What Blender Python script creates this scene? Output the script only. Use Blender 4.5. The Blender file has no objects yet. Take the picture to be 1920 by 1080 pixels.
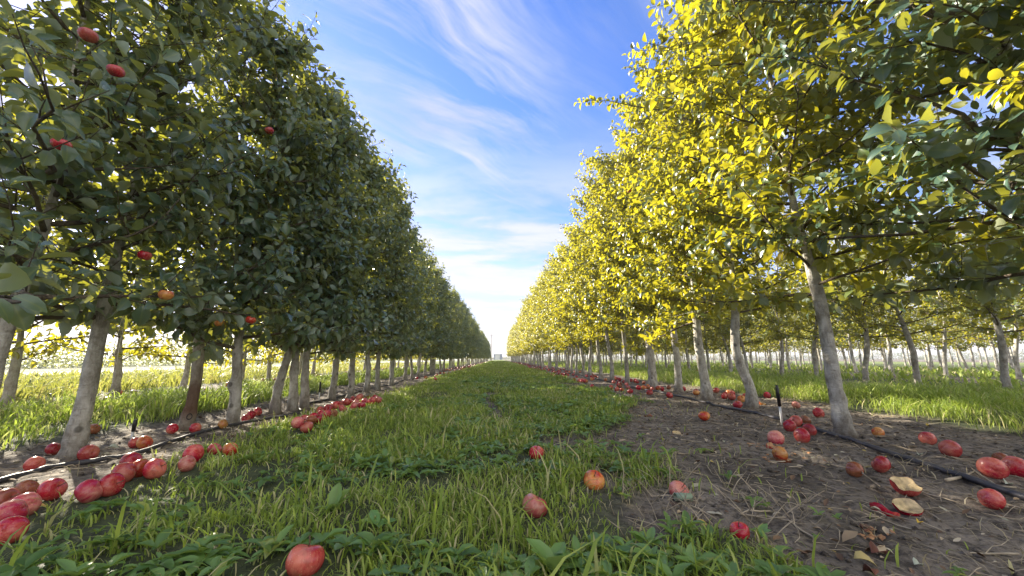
import bpy, math, random
import numpy as np
from mathutils import Vector, Matrix

S = bpy.context.scene
C = S.collection
R = math.radians

# ---------------------------------------------------------------- camera, sky, sun, exposure
CAM_H = 0.48
F_PX = 693.0
PITCH = math.atan(132 / 693.0)
YAW = math.atan(25 * math.cos(PITCH) / 693.0)
SUN_EL = R(25.0)
SUN_AZ = R(-50.0)            # measured from the row direction (+Y), negative to the left

cam = bpy.data.cameras.new('camera')
cam.sensor_width = 36.0
cam.lens = F_PX / 1920 * 36.0
cam.clip_start = 0.02
cam.clip_end = 3000
co = bpy.data.objects.new('camera', cam)
co.location = (0, 0, CAM_H)
co.rotation_euler = (math.pi / 2 + PITCH, 0, -YAW)
C.objects.link(co)
S.camera = co

S.view_settings.view_transform = 'Standard'
S.view_settings.look = 'None'
S.view_settings.gamma = 1
S.view_settings.use_curve_mapping = False
S.view_settings.exposure = 1.85
try:
    S.cycles.max_bounces = 7
    S.cycles.diffuse_bounces = 4
    S.cycles.glossy_bounces = 2
    S.cycles.transmission_bounces = 5
    S.cycles.volume_bounces = 0
    S.cycles.use_denoising = True
    S.cycles.sample_clamp_indirect = 6
except Exception:
    pass


class NT:
    """small helper for node trees"""
    def __init__(s, t):
        s.t = t
        t.nodes.clear()

    def n(s, kind, **kw):
        nd = s.t.nodes.new(kind)
        for k, v in kw.items():
            if k.startswith('in_'):
                nd.inputs[k[3:].replace('_', ' ')].default_value = v
            else:
                setattr(nd, k, v)
        return nd

    def l(s, a, b):
        s.t.links.new(a, b)

    def math(s, op, a, b=None, c=None):
        nd = s.t.nodes.new('ShaderNodeMath')
        nd.operation = op
        for i, v in enumerate((a, b, c)):
            if v is None:
                continue
            if isinstance(v, (int, float)):
                nd.inputs[i].default_value = v
            else:
                s.l(v, nd.inputs[i])
        return nd.outputs[0]

    def ramp(s, fac, pts, interp='LINEAR'):
        nd = s.t.nodes.new('ShaderNodeValToRGB')
        cr = nd.color_ramp
        cr.interpolation = interp
        while len(cr.elements) < len(pts):
            cr.elements.new(0.5)
        for e, (p, c) in zip(cr.elements, pts):
            e.position = p
            e.color = (c, c, c, 1) if isinstance(c, (int, float)) else (*c, 1)
        if fac is not None:
            s.l(fac, nd.inputs[0])
        return nd.outputs[0]

    def mix(s, fac, a, b, mode='MIX'):
        nd = s.t.nodes.new('ShaderNodeMix')
        nd.data_type = 'RGBA'
        nd.blend_type = mode
        for sock, v in ((nd.inputs[0], fac), (nd.inputs[6], a), (nd.inputs[7], b)):
            if isinstance(v, (int, float)):
                sock.default_value = v
            elif isinstance(v, tuple):
                sock.default_value = (*v, 1) if len(v) == 3 else v
            else:
                s.l(v, sock)
        return nd.outputs[2]

    def noise(s, vec, scale, detail=4, rough=0.55, dist=0.0):
        nd = s.t.nodes.new('ShaderNodeTexNoise')
        nd.inputs['Scale'].default_value = scale
        nd.inputs['Detail'].default_value = detail
        nd.inputs['Roughness'].default_value = rough
        nd.inputs['Distortion'].default_value = dist
        if vec is not None:
            s.l(vec, nd.inputs['Vector'])
        return nd.outputs[0]

    def mapping(s, vec, scale=(1, 1, 1), rot=(0, 0, 0), loc=(0, 0, 0)):
        nd = s.t.nodes.new('ShaderNodeMapping')
        nd.inputs['Scale'].default_value = scale
        nd.inputs['Rotation'].default_value = rot
        nd.inputs['Location'].default_value = loc
        s.l(vec, nd.inputs['Vector'])
        return nd.outputs[0]


W = bpy.data.worlds.new('World')
S.world = W
W.use_nodes = True
w = NT(W.node_tree)
sky = w.n('ShaderNodeTexSky')
sky.sky_type = 'NISHITA'
sky.sun_disc = False
sky.sun_elevation = SUN_EL
sky.sun_rotation = SUN_AZ
sky.air_density = 0.85
sky.dust_density = 0.2
sky.ozone_density = 2.5
hs = w.n('ShaderNodeHueSaturation', in_Saturation=1.22, in_Value=1.0)
w.l(sky.outputs[0], hs.inputs['Color'])
tc = w.n('ShaderNodeTexCoord')
sep = w.n('ShaderNodeSeparateXYZ')
w.l(tc.outputs['Generated'], sep.inputs[0])
zz = w.math('ADD', w.math('MAXIMUM', sep.outputs[2], 0.0), 0.10)
cx_ = w.math('DIVIDE', sep.outputs[0], zz)
cy_ = w.math('DIVIDE', sep.outputs[1], zz)
cmb = w.n('ShaderNodeCombineXYZ')
w.l(cx_, cmb.inputs[0])
w.l(cy_, cmb.inputs[1])
# cirrus: streaks drawn out in one direction of the cloud layer, feathered by a finer noise
warp = w.n('ShaderNodeTexNoise', in_Scale=1.1, in_Detail=3.0)
w.l(cmb.outputs[0], warp.inputs['Vector'])
wv = w.n('ShaderNodeVectorMath', operation='SCALE')
wv.inputs['Scale'].default_value = 0.34
w.l(warp.outputs['Color'], wv.inputs[0])
wa = w.n('ShaderNodeVectorMath', operation='ADD')
w.l(cmb.outputs[0], wa.inputs[0]); w.l(wv.outputs[0], wa.inputs[1])
r1 = w.mapping(wa.outputs[0], rot=(0, 0, R(-40)))
m1 = w.mapping(r1, scale=(0.9, 4.2, 1), loc=(9.9, 0.3, 0))
n1 = w.noise(m1, 1.0, 10, 0.66, 0.55)
m2 = w.mapping(cmb.outputs[0], scale=(1.1, 0.8, 1), loc=(0.39, 9.9, 0))
n2 = w.noise(m2, 1.3, 3, 0.5, 0.2)
side = w.ramp(w.math('ADD', sep.outputs[0], 0.5), [(0.44, 1), (0.66, 0.3)])
cir = w.math('MULTIPLY', w.ramp(n1, [(0.40, 0), (0.66, 1)]), w.ramp(n2, [(0.33, 0.0), (0.50, 1)]))
# banks lying flat towards the horizon
m3 = w.mapping(wa.outputs[0], scale=(0.75, 1.5, 1), loc=(2.38, 1.4, 0))
n3 = w.noise(m3, 1.2, 9, 0.6, 0.4)
low = w.math('MULTIPLY', w.ramp(n3, [(0.38, 0), (0.56, 1)]), w.ramp(sep.outputs[2], [(0.34, 1), (0.5, 0.25), (0.6, 0)]))
hor = w.ramp(sep.outputs[2], [(0.0, 0.97), (0.10, 0.85), (0.24, 0.30), (0.4, 0.0)])
cl = w.math('MAXIMUM', w.math('MULTIPLY', w.math('MULTIPLY', cir, side), 1.0), w.math('MULTIPLY', low, 0.9))
cl = w.math('MAXIMUM', cl, hor)
cloudcol = w.mix(w.ramp(n3, [(0.40, 0), (0.62, 1)]), (1.85, 1.98, 2.35), (2.55, 2.6, 2.75))
skyc = w.mix(1.0, hs.outputs[0], (0.90, 0.80, 1.04), 'MULTIPLY')
mixc = w.mix(cl, skyc, cloudcol)
# added fill light: unseen bright cloud patch, away from the sun, behind the viewer
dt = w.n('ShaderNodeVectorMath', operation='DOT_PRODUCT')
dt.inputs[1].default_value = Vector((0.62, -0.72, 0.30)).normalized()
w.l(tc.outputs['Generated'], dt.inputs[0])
fill_veil = w.math('MULTIPLY', w.ramp(dt.outputs['Value'], [(0.22, 0), (0.7, 1)]), w.ramp(n3, [(0.25, 0.7), (0.6, 1)]))
mixc = w.mix(fill_veil, mixc, (5.4, 5.3, 5.1))
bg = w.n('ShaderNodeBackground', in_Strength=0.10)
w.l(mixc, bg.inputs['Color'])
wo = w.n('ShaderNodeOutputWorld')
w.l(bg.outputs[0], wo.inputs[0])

sl = bpy.data.lights.new('sun', 'SUN')
sl.energy = 5.0
sl.angle = R(0.5)
sl.color = (1.0, 0.90, 0.72)
so = bpy.data.objects.new('sun', sl)
to_sun = Vector((math.sin(SUN_AZ) * math.cos(SUN_EL), math.cos(SUN_AZ) * math.cos(SUN_EL), math.sin(SUN_EL)))
so.rotation_euler = to_sun.to_track_quat('Z', 'Y').to_euler()
so.location = to_sun * 50
C.objects.link(so)


# ---------------------------------------------------------------- general helpers
def tag(o, label=None, cat=None, group=None, kind=None):
    if label: o['label'] = label
    if cat: o['category'] = cat
    if group: o['group'] = group
    if kind: o['kind'] = kind
    return o


def empty(name, loc, rz=0.0):
    o = bpy.data.objects.new(name, None)
    o.empty_display_size = 0.1
    o.location = loc
    o.rotation_euler = (0, 0, rz)
    C.objects.link(o)
    return o


def np_mesh(name, verts, loops, starts, totals, attrs=None, smooth=True, mats=(), mat_idx=None):
    me = bpy.data.meshes.new(name)
    verts = np.asarray(verts, np.float32).reshape(-1, 3)
    me.vertices.add(len(verts))
    me.vertices.foreach_set('co', verts.ravel())
    me.loops.add(len(loops))
    me.loops.foreach_set('vertex_index', np.asarray(loops, np.int32))
    me.polygons.add(len(starts))
    me.polygons.foreach_set('loop_start', np.asarray(starts, np.int32))
    if smooth:
        me.polygons.foreach_set('use_smooth', np.ones(len(starts), bool))
    if mat_idx is not None:
        me.polygons.foreach_set('material_index', np.asarray(mat_idx, np.int32))
    for k, v in (attrs or {}).items():
        a = me.attributes.new(k, 'FLOAT', 'POINT')
        a.data.foreach_set('value', np.asarray(v, np.float32))
    me.update(calc_edges=True)
    for m in mats:
        me.materials.append(m)
    return me


def link(name, me, parent=None, loc=None):
    o = bpy.data.objects.new(name, me)
    if parent is not None:
        o.parent = parent
    if loc is not None:
        o.location = loc
    C.objects.link(o)
    return o


class MB:
    """collects tubes, lathes and free faces, then links them as ONE mesh object"""
    def __init__(s):
        s.v = []
        s.f = []

    def tube(s, pts, radii, n=6, cap=True):
        pts = [Vector(p) for p in pts]
        base = len(s.v)
        up = Vector((0.13, 0.31, 1)).normalized()
        for i, p in enumerate(pts):
            a = pts[max(i - 1, 0)]
            b = pts[min(i + 1, len(pts) - 1)]
            d = (b - a).normalized()
            x = d.cross(up)
            if x.length < 0.1:
                x = d.cross(Vector((1, 0, 0)))
            x.normalize()
            y = d.cross(x)
            for k in range(n):
                t = 2 * math.pi * k / n
                s.v.append(p + (x * math.cos(t) + y * math.sin(t)) * radii[i])
        for i in range(len(pts) - 1):
            for k in range(n):
                a = base + i * n + k
                b = base + i * n + (k + 1) % n
                s.f.append((a, b, b + n, a + n))
        if cap:
            s.f.append(tuple(base + k for k in range(n))[::-1])
            s.f.append(tuple(base + (len(pts) - 1) * n + k for k in range(n)))
        return s

    def box(s, lo, hi):
        b = len(s.v)
        for z in (lo[2], hi[2]):
            for x, y in ((lo[0], lo[1]), (hi[0], lo[1]), (hi[0], hi[1]), (lo[0], hi[1])):
                s.v.append(Vector((x, y, z)))
        for q in ((3, 2, 1, 0), (4, 5, 6, 7), (0, 1, 5, 4), (1, 2, 6, 5), (2, 3, 7, 6), (3, 0, 4, 7)):
            s.f.append(tuple(b + i for i in q))
        return s

    def mesh(s, name, mat, smooth=True):
        me = bpy.data.meshes.new(name)
        me.from_pydata([tuple(v) for v in s.v], [], s.f)
        if smooth:
            me.polygons.foreach_set('use_smooth', [True] * len(me.polygons))
        me.materials.append(mat)
        me.update()
        return me

    def build(s, name, mat, parent=None, smooth=True, loc=None):
        return link(name, s.mesh(name, mat, smooth), parent, loc)


def hash2(ix, iy, seed):
    h = (ix.astype(np.int64) * 374761393 + iy.astype(np.int64) * 668265263 + seed * 1442695041) & 0x7fffffff
    h = ((h ^ (h >> 13)) * 1274126177) & 0x7fffffff
    h = h ^ (h >> 16)
    return (h & 0xffff) / 65535.0


def vnoise(x, y, seed=0):
    x = np.asarray(x, float); y = np.asarray(y, float)
    ix = np.floor(x); iy = np.floor(y)
    fx = x - ix; fy = y - iy
    fx = fx * fx * (3 - 2 * fx); fy = fy * fy * (3 - 2 * fy)
    a = hash2(ix, iy, seed); b = hash2(ix + 1, iy, seed)
    c = hash2(ix, iy + 1, seed); d = hash2(ix + 1, iy + 1, seed)
    return (a * (1 - fx) + b * fx) * (1 - fy) + (c * (1 - fx) + d * fx) * fy


def sstep(a, b, x):
    t = np.clip((np.asarray(x, float) - a) / (b - a), 0, 1)
    return t * t * (3 - 2 * t)


# ---------------------------------------------------------------- ground plan (x across the rows, y along them)
def lane_right(y):
    y = np.asarray(y, float)
    return 0.52 + 0.95 * sstep(1.9, 4.6, y) + (vnoise(y * 1.3, y * 0 + 3.1, 5) - 0.5) * 0.35


def grass_mask(x, y):
    """1 where turf grows, 0 on the bare strips under the trees"""
    x = np.asarray(x, float); y = np.asarray(y, float)
    wob = (vnoise(x * 3.1, y * 3.1, 8) - 0.5) * 0.5 + (vnoise(x * 9, y * 9, 9) - 0.5) * 0.2
    lane = sstep(-1.62, -1.36, x + wob * 0.5) * (1 - sstep(-0.12, 0.16, x + wob - lane_right(y)))
    strips = 0.0
    for a, b in ((-4.0, -2.62), (3.35, 5.5), (7.4, 9.7), (11.7, 13.9), (15.9, 18.1), (20.1, 60)):
        strips = np.maximum(strips, sstep(a - 0.15, a + 0.15, x + wob * 0.6) * (1 - sstep(b - 0.15, b + 0.15, x + wob * 0.6)))
    lane = lane * (1 - 0.95 * np.exp(-((x - 0.0 - 0.08 * np.sin(y)) / 0.13) ** 2) * sstep(0.35, 0.6, vnoise(x * 4, y * 1.6, 77)) * sstep(2.2, 2.8, y))
    fieldl = 1 - sstep(-5.4, -5.1, x + wob)
    return np.clip(np.maximum(np.maximum(lane, strips), fieldl), 0, 1)


def height(x, y):
    x = np.asarray(x, float); y = np.asarray(y, float)
    g = grass_mask(x, y)
    h = 0.018 * g
    near = 1 - sstep(14, 30, np.hypot(x, y))
    h = h + near * ((vnoise(x * 2.3, y * 2.3, 1) - 0.5) * 0.03 + (vnoise(x * 7, y * 7, 2) - 0.5) * 0.014
                    + (vnoise(x * 19, y * 19, 3) - 0.5) * 0.014 * (1.25 - g) + (vnoise(x * 43, y * 43, 4) - 0.5) * 0.009 * (1.15 - g))
    h = h + 0.05 * sstep(3.3, 4.1, x) * (1 - sstep(4.9, 5.7, x)) * near
    h = h - 0.02 * np.exp(-((x - 0.05) / 0.16) ** 2) * near
    return h


def hz(x, y):
    return float(height(np.array([x]), np.array([y]))[0])


def ray(px, py):
    sp, cp, sy, cy = math.sin(PITCH), math.cos(PITCH), math.sin(YAW), math.cos(YAW)
    Fv = Vector((sy * cp, cy * cp, sp)); Rv = Vector((cy, -sy, 0)); Uv = Vector((-sy * sp, -cy * sp, cp))
    return Fv * F_PX + Rv * (px - 960) + Uv * (540 - py)


def at(px, py, z=0.0):
    """where the photograph's pixel meets the level z (used once, to survey the place)"""
    d = ray(px, py)
    t = (z - CAM_H) / d.z
    return Vector((d.x * t, d.y * t, z))


# ---------------------------------------------------------------- materials
def new_mat(name):
    m = bpy.data.materials.new(name)
    m.use_nodes = True
    return m, NT(m.node_tree)


def leaf_material(name, top1, top2, top3, under, trans, tmix=0.42, rough=0.36):
    m, t = new_mat(name)
    a = t.n('ShaderNodeAttribute', attribute_name='tint')
    oi = t.n('ShaderNodeObjectInfo')
    col = t.ramp(a.outputs['Fac'], [(0.0, top1), (0.62, top2), (0.93, top2), (1.0, top3)])
    hsv = t.n('ShaderNodeHueSaturation')
    t.l(col, hsv.inputs['Color'])
    t.l(t.math('ADD', t.math('MULTIPLY', oi.outputs['Random'], 0.03), 0.487), hsv.inputs['Hue'])
    t.l(t.math('ADD', t.math('MULTIPLY', oi.outputs['Random'], 0.35), 0.82), hsv.inputs['Value'])
    ge = t.n('ShaderNodeNewGeometry')
    u = t.n('ShaderNodeAttribute', attribute_name='rib')
    c2 = t.mix(t.ramp(u.outputs['Fac'], [(0.0, 0.6), (0.16, 0.0)]), hsv.outputs[0], (0.16, 0.2, 0.08))
    c3 = t.mix(ge.outputs['Backfacing'], c2, under)
    p = t.n('ShaderNodeBsdfPrincipled')
    t.l(c3, p.inputs['Base Color'])
    t.l(t.math('ADD', t.math('MULTIPLY', ge.outputs['Backfacing'], 0.3), rough), p.inputs['Roughness'])
    p.inputs['Specular IOR Level'].default_value = 0.55
    tr = t.n('ShaderNodeBsdfTranslucent')
    tcol = t.mix(t.ramp(a.outputs['Fac'], [(0.0, 0), (1, 1)]), trans, tuple(min(1, c * 1.25) for c in trans))
    t.l(tcol, tr.inputs['Color'])
    mx = t.n('ShaderNodeMixShader', in_Fac=tmix)
    t.l(p.outputs[0], mx.inputs[1]); t.l(tr.outputs[0], mx.inputs[2])
    o = t.n('ShaderNodeOutputMaterial')
    t.l(mx.outputs[0], o.inputs[0])
    return m


M_leafL = leaf_material('apple_leaf_green', (0.030, 0.070, 0.056), (0.060, 0.112, 0.086), (0.12, 0.15, 0.05), (0.22, 0.28, 0.24), (0.64, 0.64, 0.05), 0.18, 0.28)
M_leafR = leaf_material('apple_leaf_turning', (0.026, 0.060, 0.024), (0.056, 0.096, 0.030), (0.24, 0.16, 0.02), (0.16, 0.19, 0.10), (0.80, 0.72, 0.03), 0.28, 0.34)
M_weed = leaf_material('weed_leaf', (0.085, 0.18, 0.055), (0.17, 0.30, 0.085), (0.32, 0.36, 0.08), (0.24, 0.32, 0.16), (0.30, 0.42, 0.04), 0.38, 0.4)


def grass_material(name, c1, c2, dry, trans):
    m, t = new_mat(name)
    a = t.n('ShaderNodeAttribute', attribute_name='tint')
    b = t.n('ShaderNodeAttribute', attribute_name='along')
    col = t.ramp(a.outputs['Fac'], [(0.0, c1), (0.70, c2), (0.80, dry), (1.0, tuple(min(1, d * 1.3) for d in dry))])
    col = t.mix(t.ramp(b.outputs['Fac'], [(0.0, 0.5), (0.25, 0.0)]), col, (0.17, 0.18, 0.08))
    p = t.n('ShaderNodeBsdfPrincipled', in_Roughness=0.5)
    t.l(col, p.inputs['Base Color'])
    tr = t.n('ShaderNodeBsdfTranslucent')
    t.l(t.mix(0.55, col, trans), tr.inputs['Color'])
    mx = t.n('ShaderNodeMixShader', in_Fac=0.4)
    t.l(p.outputs[0], mx.inputs[1]); t.l(tr.outputs[0], mx.inputs[2])
    o = t.n('ShaderNodeOutputMaterial')
    t.l(mx.outputs[0], o.inputs[0])
    return m


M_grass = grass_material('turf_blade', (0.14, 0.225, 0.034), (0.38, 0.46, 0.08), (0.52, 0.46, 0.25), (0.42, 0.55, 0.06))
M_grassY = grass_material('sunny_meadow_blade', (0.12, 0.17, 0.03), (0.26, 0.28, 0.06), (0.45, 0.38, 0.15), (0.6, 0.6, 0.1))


def bark_material(name, light, dark, stain=False):
    m, t = new_mat(name)
    tcd = t.n('ShaderNodeTexCoord')
    v = tcd.outputs['Object']
    n1 = t.noise(t.mapping(v, scale=(1, 1, 0.7)), 16, 6, 0.65)
    n2 = t.noise(t.mapping(v, scale=(1, 1, 7)), 22, 4, 0.6)
    n3 = t.noise(v, 5, 2, 0.5)
    oi = t.n('ShaderNodeObjectInfo')
    c = t.mix(t.ramp(n1, [(0.36, 0), (0.62, 1)]), dark, light)
    c = t.mix(t.ramp(n2, [(0.60, 0), (0.70, 0.55)]), c, tuple(d * 0.6 for d in dark))
    c = t.mix(t.ramp(n3, [(0.54, 0), (0.70, 0.30)]), c, (0.18, 0.14, 0.09))
    c = t.mix(t.math('MULTIPLY', oi.outputs['Random'], 0.4), c, dark)
    vo = t.n('ShaderNodeTexVoronoi', in_Scale=9.0)
    t.l(t.mapping(v, scale=(1, 1, 0.9)), vo.inputs['Vector'])
    c = t.mix(t.ramp(vo.outputs['Distance'], [(0.10, 0.8), (0.17, 0.0)]), c, tuple(d * 0.35 for d in dark))
    n4 = t.noise(t.mapping(v, scale=(1, 1, 0.16)), 60, 3, 0.6)
    c = t.mix(t.ramp(n4, [(0.58, 0), (0.7, 0.55)]), c, tuple(d * 0.6 for d in dark))
    sp = t.n('ShaderNodeSeparateXYZ')
    t.l(v, sp.inputs[0])
    soil = t.ramp(t.math('ADD', sp.outputs[2], t.math('MULTIPLY', n1, 0.08)), [(0.05, 0.75), (0.16, 0.0)])
    c = t.mix(soil, c, (0.10, 0.075, 0.05))
    if stain:
        zs_ = t.math('ADD', sp.outputs[2], t.math('MULTIPLY', n1, 0.12))
        c = t.mix(t.ramp(zs_, [(0.12, 0.0), (0.17, 0.85), (0.33, 0.85), (0.42, 0.0)]), c, (0.10, 0.045, 0.02))
    p = t.n('ShaderNodeBsdfPrincipled', in_Roughness=0.85)
    t.l(c, p.inputs['Base Color'])
    bmp = t.n('ShaderNodeBump', in_Strength=1.0, in_Distance=0.012)
    t.l(t.math('ADD', t.math('ADD', n1, n4), t.math('MULTIPLY', n2, 0.8)), bmp.inputs['Height'])
    t.l(bmp.outputs[0], p.inputs['Normal'])
    o = t.n('ShaderNodeOutputMaterial')
    t.l(p.outputs[0], o.inputs[0])
    return m


M_bark = bark_material('apple_bark', (0.62, 0.60, 0.555), (0.25, 0.225, 0.185))
M_stained = bark_material('stained_bark', (0.50, 0.46, 0.38), (0.24, 0.2, 0.15), True)
M_twig = bark_material('apple_twig_bark', (0.16, 0.13, 0.09), (0.07, 0.05, 0.035))


def ground_material():
    m, t = new_mat('orchard_soil')
    a = t.n('ShaderNodeAttribute', attribute_name='turf')
    ge = t.n('ShaderNodeNewGeometry')
    v = ge.outputs['Position']
    n1 = t.noise(v, 2.2, 8, 0.6, 0.3)
    n2 = t.noise(v, 26, 6, 0.7)
    n3 = t.noise(t.mapping(v, scale=(1, 0.35, 1), rot=(0, 0, 0.5)), 60, 3, 0.6)
    soil = t.mix(t.ramp(n1, [(0.34, 0), (0.66, 1)]), (0.095, 0.075, 0.056), (0.30, 0.25, 0.195))
    soil = t.mix(t.ramp(n2, [(0.40, 0.9), (0.56, 0.0)]), soil, (0.045, 0.034, 0.026))
    soil = t.mix(t.ramp(n3, [(0.62, 0), (0.74, 0.6)]), soil, (0.42, 0.35, 0.27))
    turf = t.mix(t.ramp(n2, [(0.3, 0), (0.65, 1)]), (0.028, 0.036, 0.014), (0.07, 0.085, 0.03))
    # far-off turf seen edge on, no single blades there any more
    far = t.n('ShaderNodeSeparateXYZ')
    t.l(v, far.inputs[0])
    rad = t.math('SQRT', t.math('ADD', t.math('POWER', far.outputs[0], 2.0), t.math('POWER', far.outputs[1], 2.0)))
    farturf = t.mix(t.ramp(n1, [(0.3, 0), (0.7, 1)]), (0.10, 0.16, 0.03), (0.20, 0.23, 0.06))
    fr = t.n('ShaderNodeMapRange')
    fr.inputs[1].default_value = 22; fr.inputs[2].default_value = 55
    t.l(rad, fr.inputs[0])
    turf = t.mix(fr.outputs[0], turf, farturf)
    c = t.mix(a.outputs['Fac'], soil, turf)
    p = t.n('ShaderNodeBsdfPrincipled', in_Roughness=0.9)
    t.l(c, p.inputs['Base Color'])
    bmp = t.n('ShaderNodeBump', in_Strength=1.0, in_Distance=0.022)
    t.l(t.math('ADD', n2, t.math('MULTIPLY', n3, 0.5)), bmp.inputs['Height'])
    t.l(bmp.outputs[0], p.inputs['Normal'])
    o = t.n('ShaderNodeOutputMaterial')
    t.l(p.outputs[0], o.inputs[0])
    return m


def plain_mat(name, col, rough=0.6, var=0.25, scale=30, metal=0.0):
    m, t = new_mat(name)
    tcd = t.n('ShaderNodeTexCoord')
    n = t.noise(tcd.outputs['Object'], scale, 5, 0.6)
    c = t.mix(t.ramp(n, [(0.3, 0), (0.7, 1)]), tuple(x * (1 - var) for x in col), tuple(min(1, x * (1 + var)) for x in col))
    p = t.n('ShaderNodeBsdfPrincipled', in_Roughness=rough, in_Metallic=metal)
    t.l(c, p.inputs['Base Color'])
    bmp = t.n('ShaderNodeBump', in_Strength=0.3, in_Distance=0.003)
    t.l(n, bmp.inputs['Height'])
    t.l(bmp.outputs[0], p.inputs['Normal'])
    o = t.n('ShaderNodeOutputMaterial')
    t.l(p.outputs[0], o.inputs[0])
    return m


def apple_material(name, red, second, amount, bruise=0.0):
    m, t = new_mat(name)
    tcd = t.n('ShaderNodeTexCoord')
    oi = t.n('ShaderNodeObjectInfo')
    v = tcd.outputs['Object']
    off = t.n('ShaderNodeCombineXYZ')
    t.l(t.math('MULTIPLY', oi.outputs['Random'], 37.0), off.inputs[0])
    ad = t.n('ShaderNodeVectorMath', operation='ADD')
    t.l(v, ad.inputs[0]); t.l(off.outputs[0], ad.inputs[1])
    vv = ad.outputs[0]
    big = t.noise(vv, 9, 3, 0.5)
    st = t.noise(t.mapping(vv, scale=(1, 1, 0.16)), 130, 3, 0.6)
    sp_ = t.noise(vv, 330, 1, 0.5)
    f = t.math('ADD', big, t.math('MULTIPLY', st, 0.34))
    c = t.mix(t.ramp(f, [(amount, 0), (amount + 0.22, 1)]), red, second)
    c = t.mix(t.ramp(sp_, [(0.66, 0), (0.72, 0.45)]), c, (0.6, 0.42, 0.25))
    if bruise:
        c = t.mix(t.ramp(t.noise(vv, 14, 4, 0.6), [(0.56, 0), (0.66, bruise)]), c, (0.12, 0.05, 0.02))
    hsv = t.n('ShaderNodeHueSaturation')
    t.l(c, hsv.inputs['Color'])
    t.l(t.math('ADD', t.math('MULTIPLY', oi.outputs['Random'], 0.45), 0.68), hsv.inputs['Value'])
    p = t.n('ShaderNodeBsdfPrincipled', in_Roughness=0.27)
    t.l(hsv.outputs[0], p.inputs['Base Color'])
    p.inputs['Subsurface Weight'].default_value = 0.0
    bmp = t.n('ShaderNodeBump', in_Strength=0.15, in_Distance=0.002)
    t.l(big, bmp.inputs['Height'])
    t.l(bmp.outputs[0], p.inputs['Normal'])
    o = t.n('ShaderNodeOutputMaterial')
    t.l(p.outputs[0], o.inputs[0])
    return m


M_ground = ground_material()
M_red = apple_material('apple_skin_red', (0.38, 0.005, 0.026), (0.58, 0.16, 0.11), 0.60, 0.5)
M_pink = apple_material('apple_skin_pink', (0.44, 0.016, 0.055), (0.64, 0.27, 0.20), 0.56, 0.3)
M_orange = apple_material('apple_skin_orange', (0.44, 0.025, 0.015), (0.62, 0.30, 0.08), 0.54, 0.4)
M_rot = apple_material('apple_skin_rotten', (0.20, 0.045, 0.02), (0.30, 0.11, 0.05), 0.55, 0.8)
M_flesh = plain_mat('apple_flesh', (0.56, 0.42, 0.22), 0.5, 0.45, 45)
M_fleshb = plain_mat('browned_apple_flesh', (0.36, 0.18, 0.08), 0.6, 0.4, 60)
M_stem = plain_mat('apple_stem', (0.10, 0.06, 0.03), 0.8)
M_hose = plain_mat('black_pipe', (0.045, 0.042, 0.05), 0.5, 0.4, 14)
M_black = plain_mat('black_plastic', (0.012, 0.012, 0.013), 0.4)
M_white = plain_mat('white_plastic', (0.55, 0.56, 0.55), 0.5, 0.1)
M_steel = plain_mat('grey_steel', (0.30, 0.31, 0.31), 0.45, 0.2, 20, 0.3)
M_twine = plain_mat('white_twine', (0.62, 0.58, 0.48), 0.9)
M_green = plain_mat('faded_green_plastic', (0.20, 0.27, 0.19), 0.5, 0.15)
M_drytwig = plain_mat('dry_twig', (0.34, 0.28, 0.20), 0.9, 0.7, 9)


def litter_material():
    m, t = new_mat('dry_leaf_litter')
    a = t.n('ShaderNodeAttribute', attribute_name='tint')
    c = t.ramp(a.outputs['Fac'], [(0.0, (0.07, 0.035, 0.02)), (0.35, (0.17, 0.10, 0.055)), (0.6, (0.34, 0.25, 0.15)),
                                  (0.8, (0.50, 0.42, 0.30)), (0.93, (0.30, 0.30, 0.22)), (1.0, (0.55, 0.38, 0.05))])
    p = t.n('ShaderNodeBsdfPrincipled', in_Roughness=0.7)
    t.l(c, p.inputs['Base Color'])
    o = t.n('ShaderNodeOutputMaterial')
    t.l(p.outputs[0], o.inputs[0])
    return m


M_litter = litter_material()
M_yellow = plain_mat('yellow_leaf', (0.75, 0.48, 0.03), 0.5, 0.15)
M_brownleaf = plain_mat('brown_leaf', (0.15, 0.05, 0.03), 0.6, 0.5)
M_paleleaf = plain_mat('pale_leaf', (0.45, 0.48, 0.38), 0.6, 0.2)

# ---------------------------------------------------------------- ground, one sheet to the horizon


def axis(fine_lo, fine_hi, fine, far, grow=1.18):
    a = list(np.arange(fine_lo, fine_hi, fine))
    s = fine
    x = a[-1]
    while x < far:
        s *= grow
        x += s
        a.append(x)
    s = fine
    x = a[0]
    lo = []
    while x > -far:
        s *= grow
        x -= s
        lo.append(x)
    return np.array(lo[::-1] + a)


xs = axis(-3.2, 4.4, 0.022, 900)
ys = axis(0.4, 6.5, 0.026, 900, 1.06)
ys = ys[(ys > -60)]
gx, gy = np.meshgrid(xs, ys)
gzv = height(gx, gy)
nx_, ny_ = len(xs), len(ys)
idx = np.arange(nx_ * ny_).reshape(ny_, nx_)
q = np.stack([idx[:-1, :-1], idx[:-1, 1:], idx[1:, 1:], idx[1:, :-1]], -1).reshape(-1, 4)
me = np_mesh('ground', np.stack([gx, gy, gzv], -1), q.ravel(), np.arange(len(q)) * 4, None,
             {'turf': grass_mask(gx, gy).ravel()}, True, (M_ground,))
tag(link('ground', me), 'bare soil strips and turf of the orchard floor', 'ground', kind='structure')

M_road = plain_mat('pale_gravel', (0.42, 0.40, 0.38), 0.9, 0.15, 3)
b = MB()
b.v = [Vector(p) for p in ((-15.5, -30, 0.03), (-10.2, -30, 0.03), (-10.2, 160, 0.03), (-15.5, 160, 0.03))]
b.f = [(0, 1, 2, 3)]
tag(b.build('road', M_road), 'pale gravel farm track beyond the left rows', 'road', kind='structure')

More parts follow.
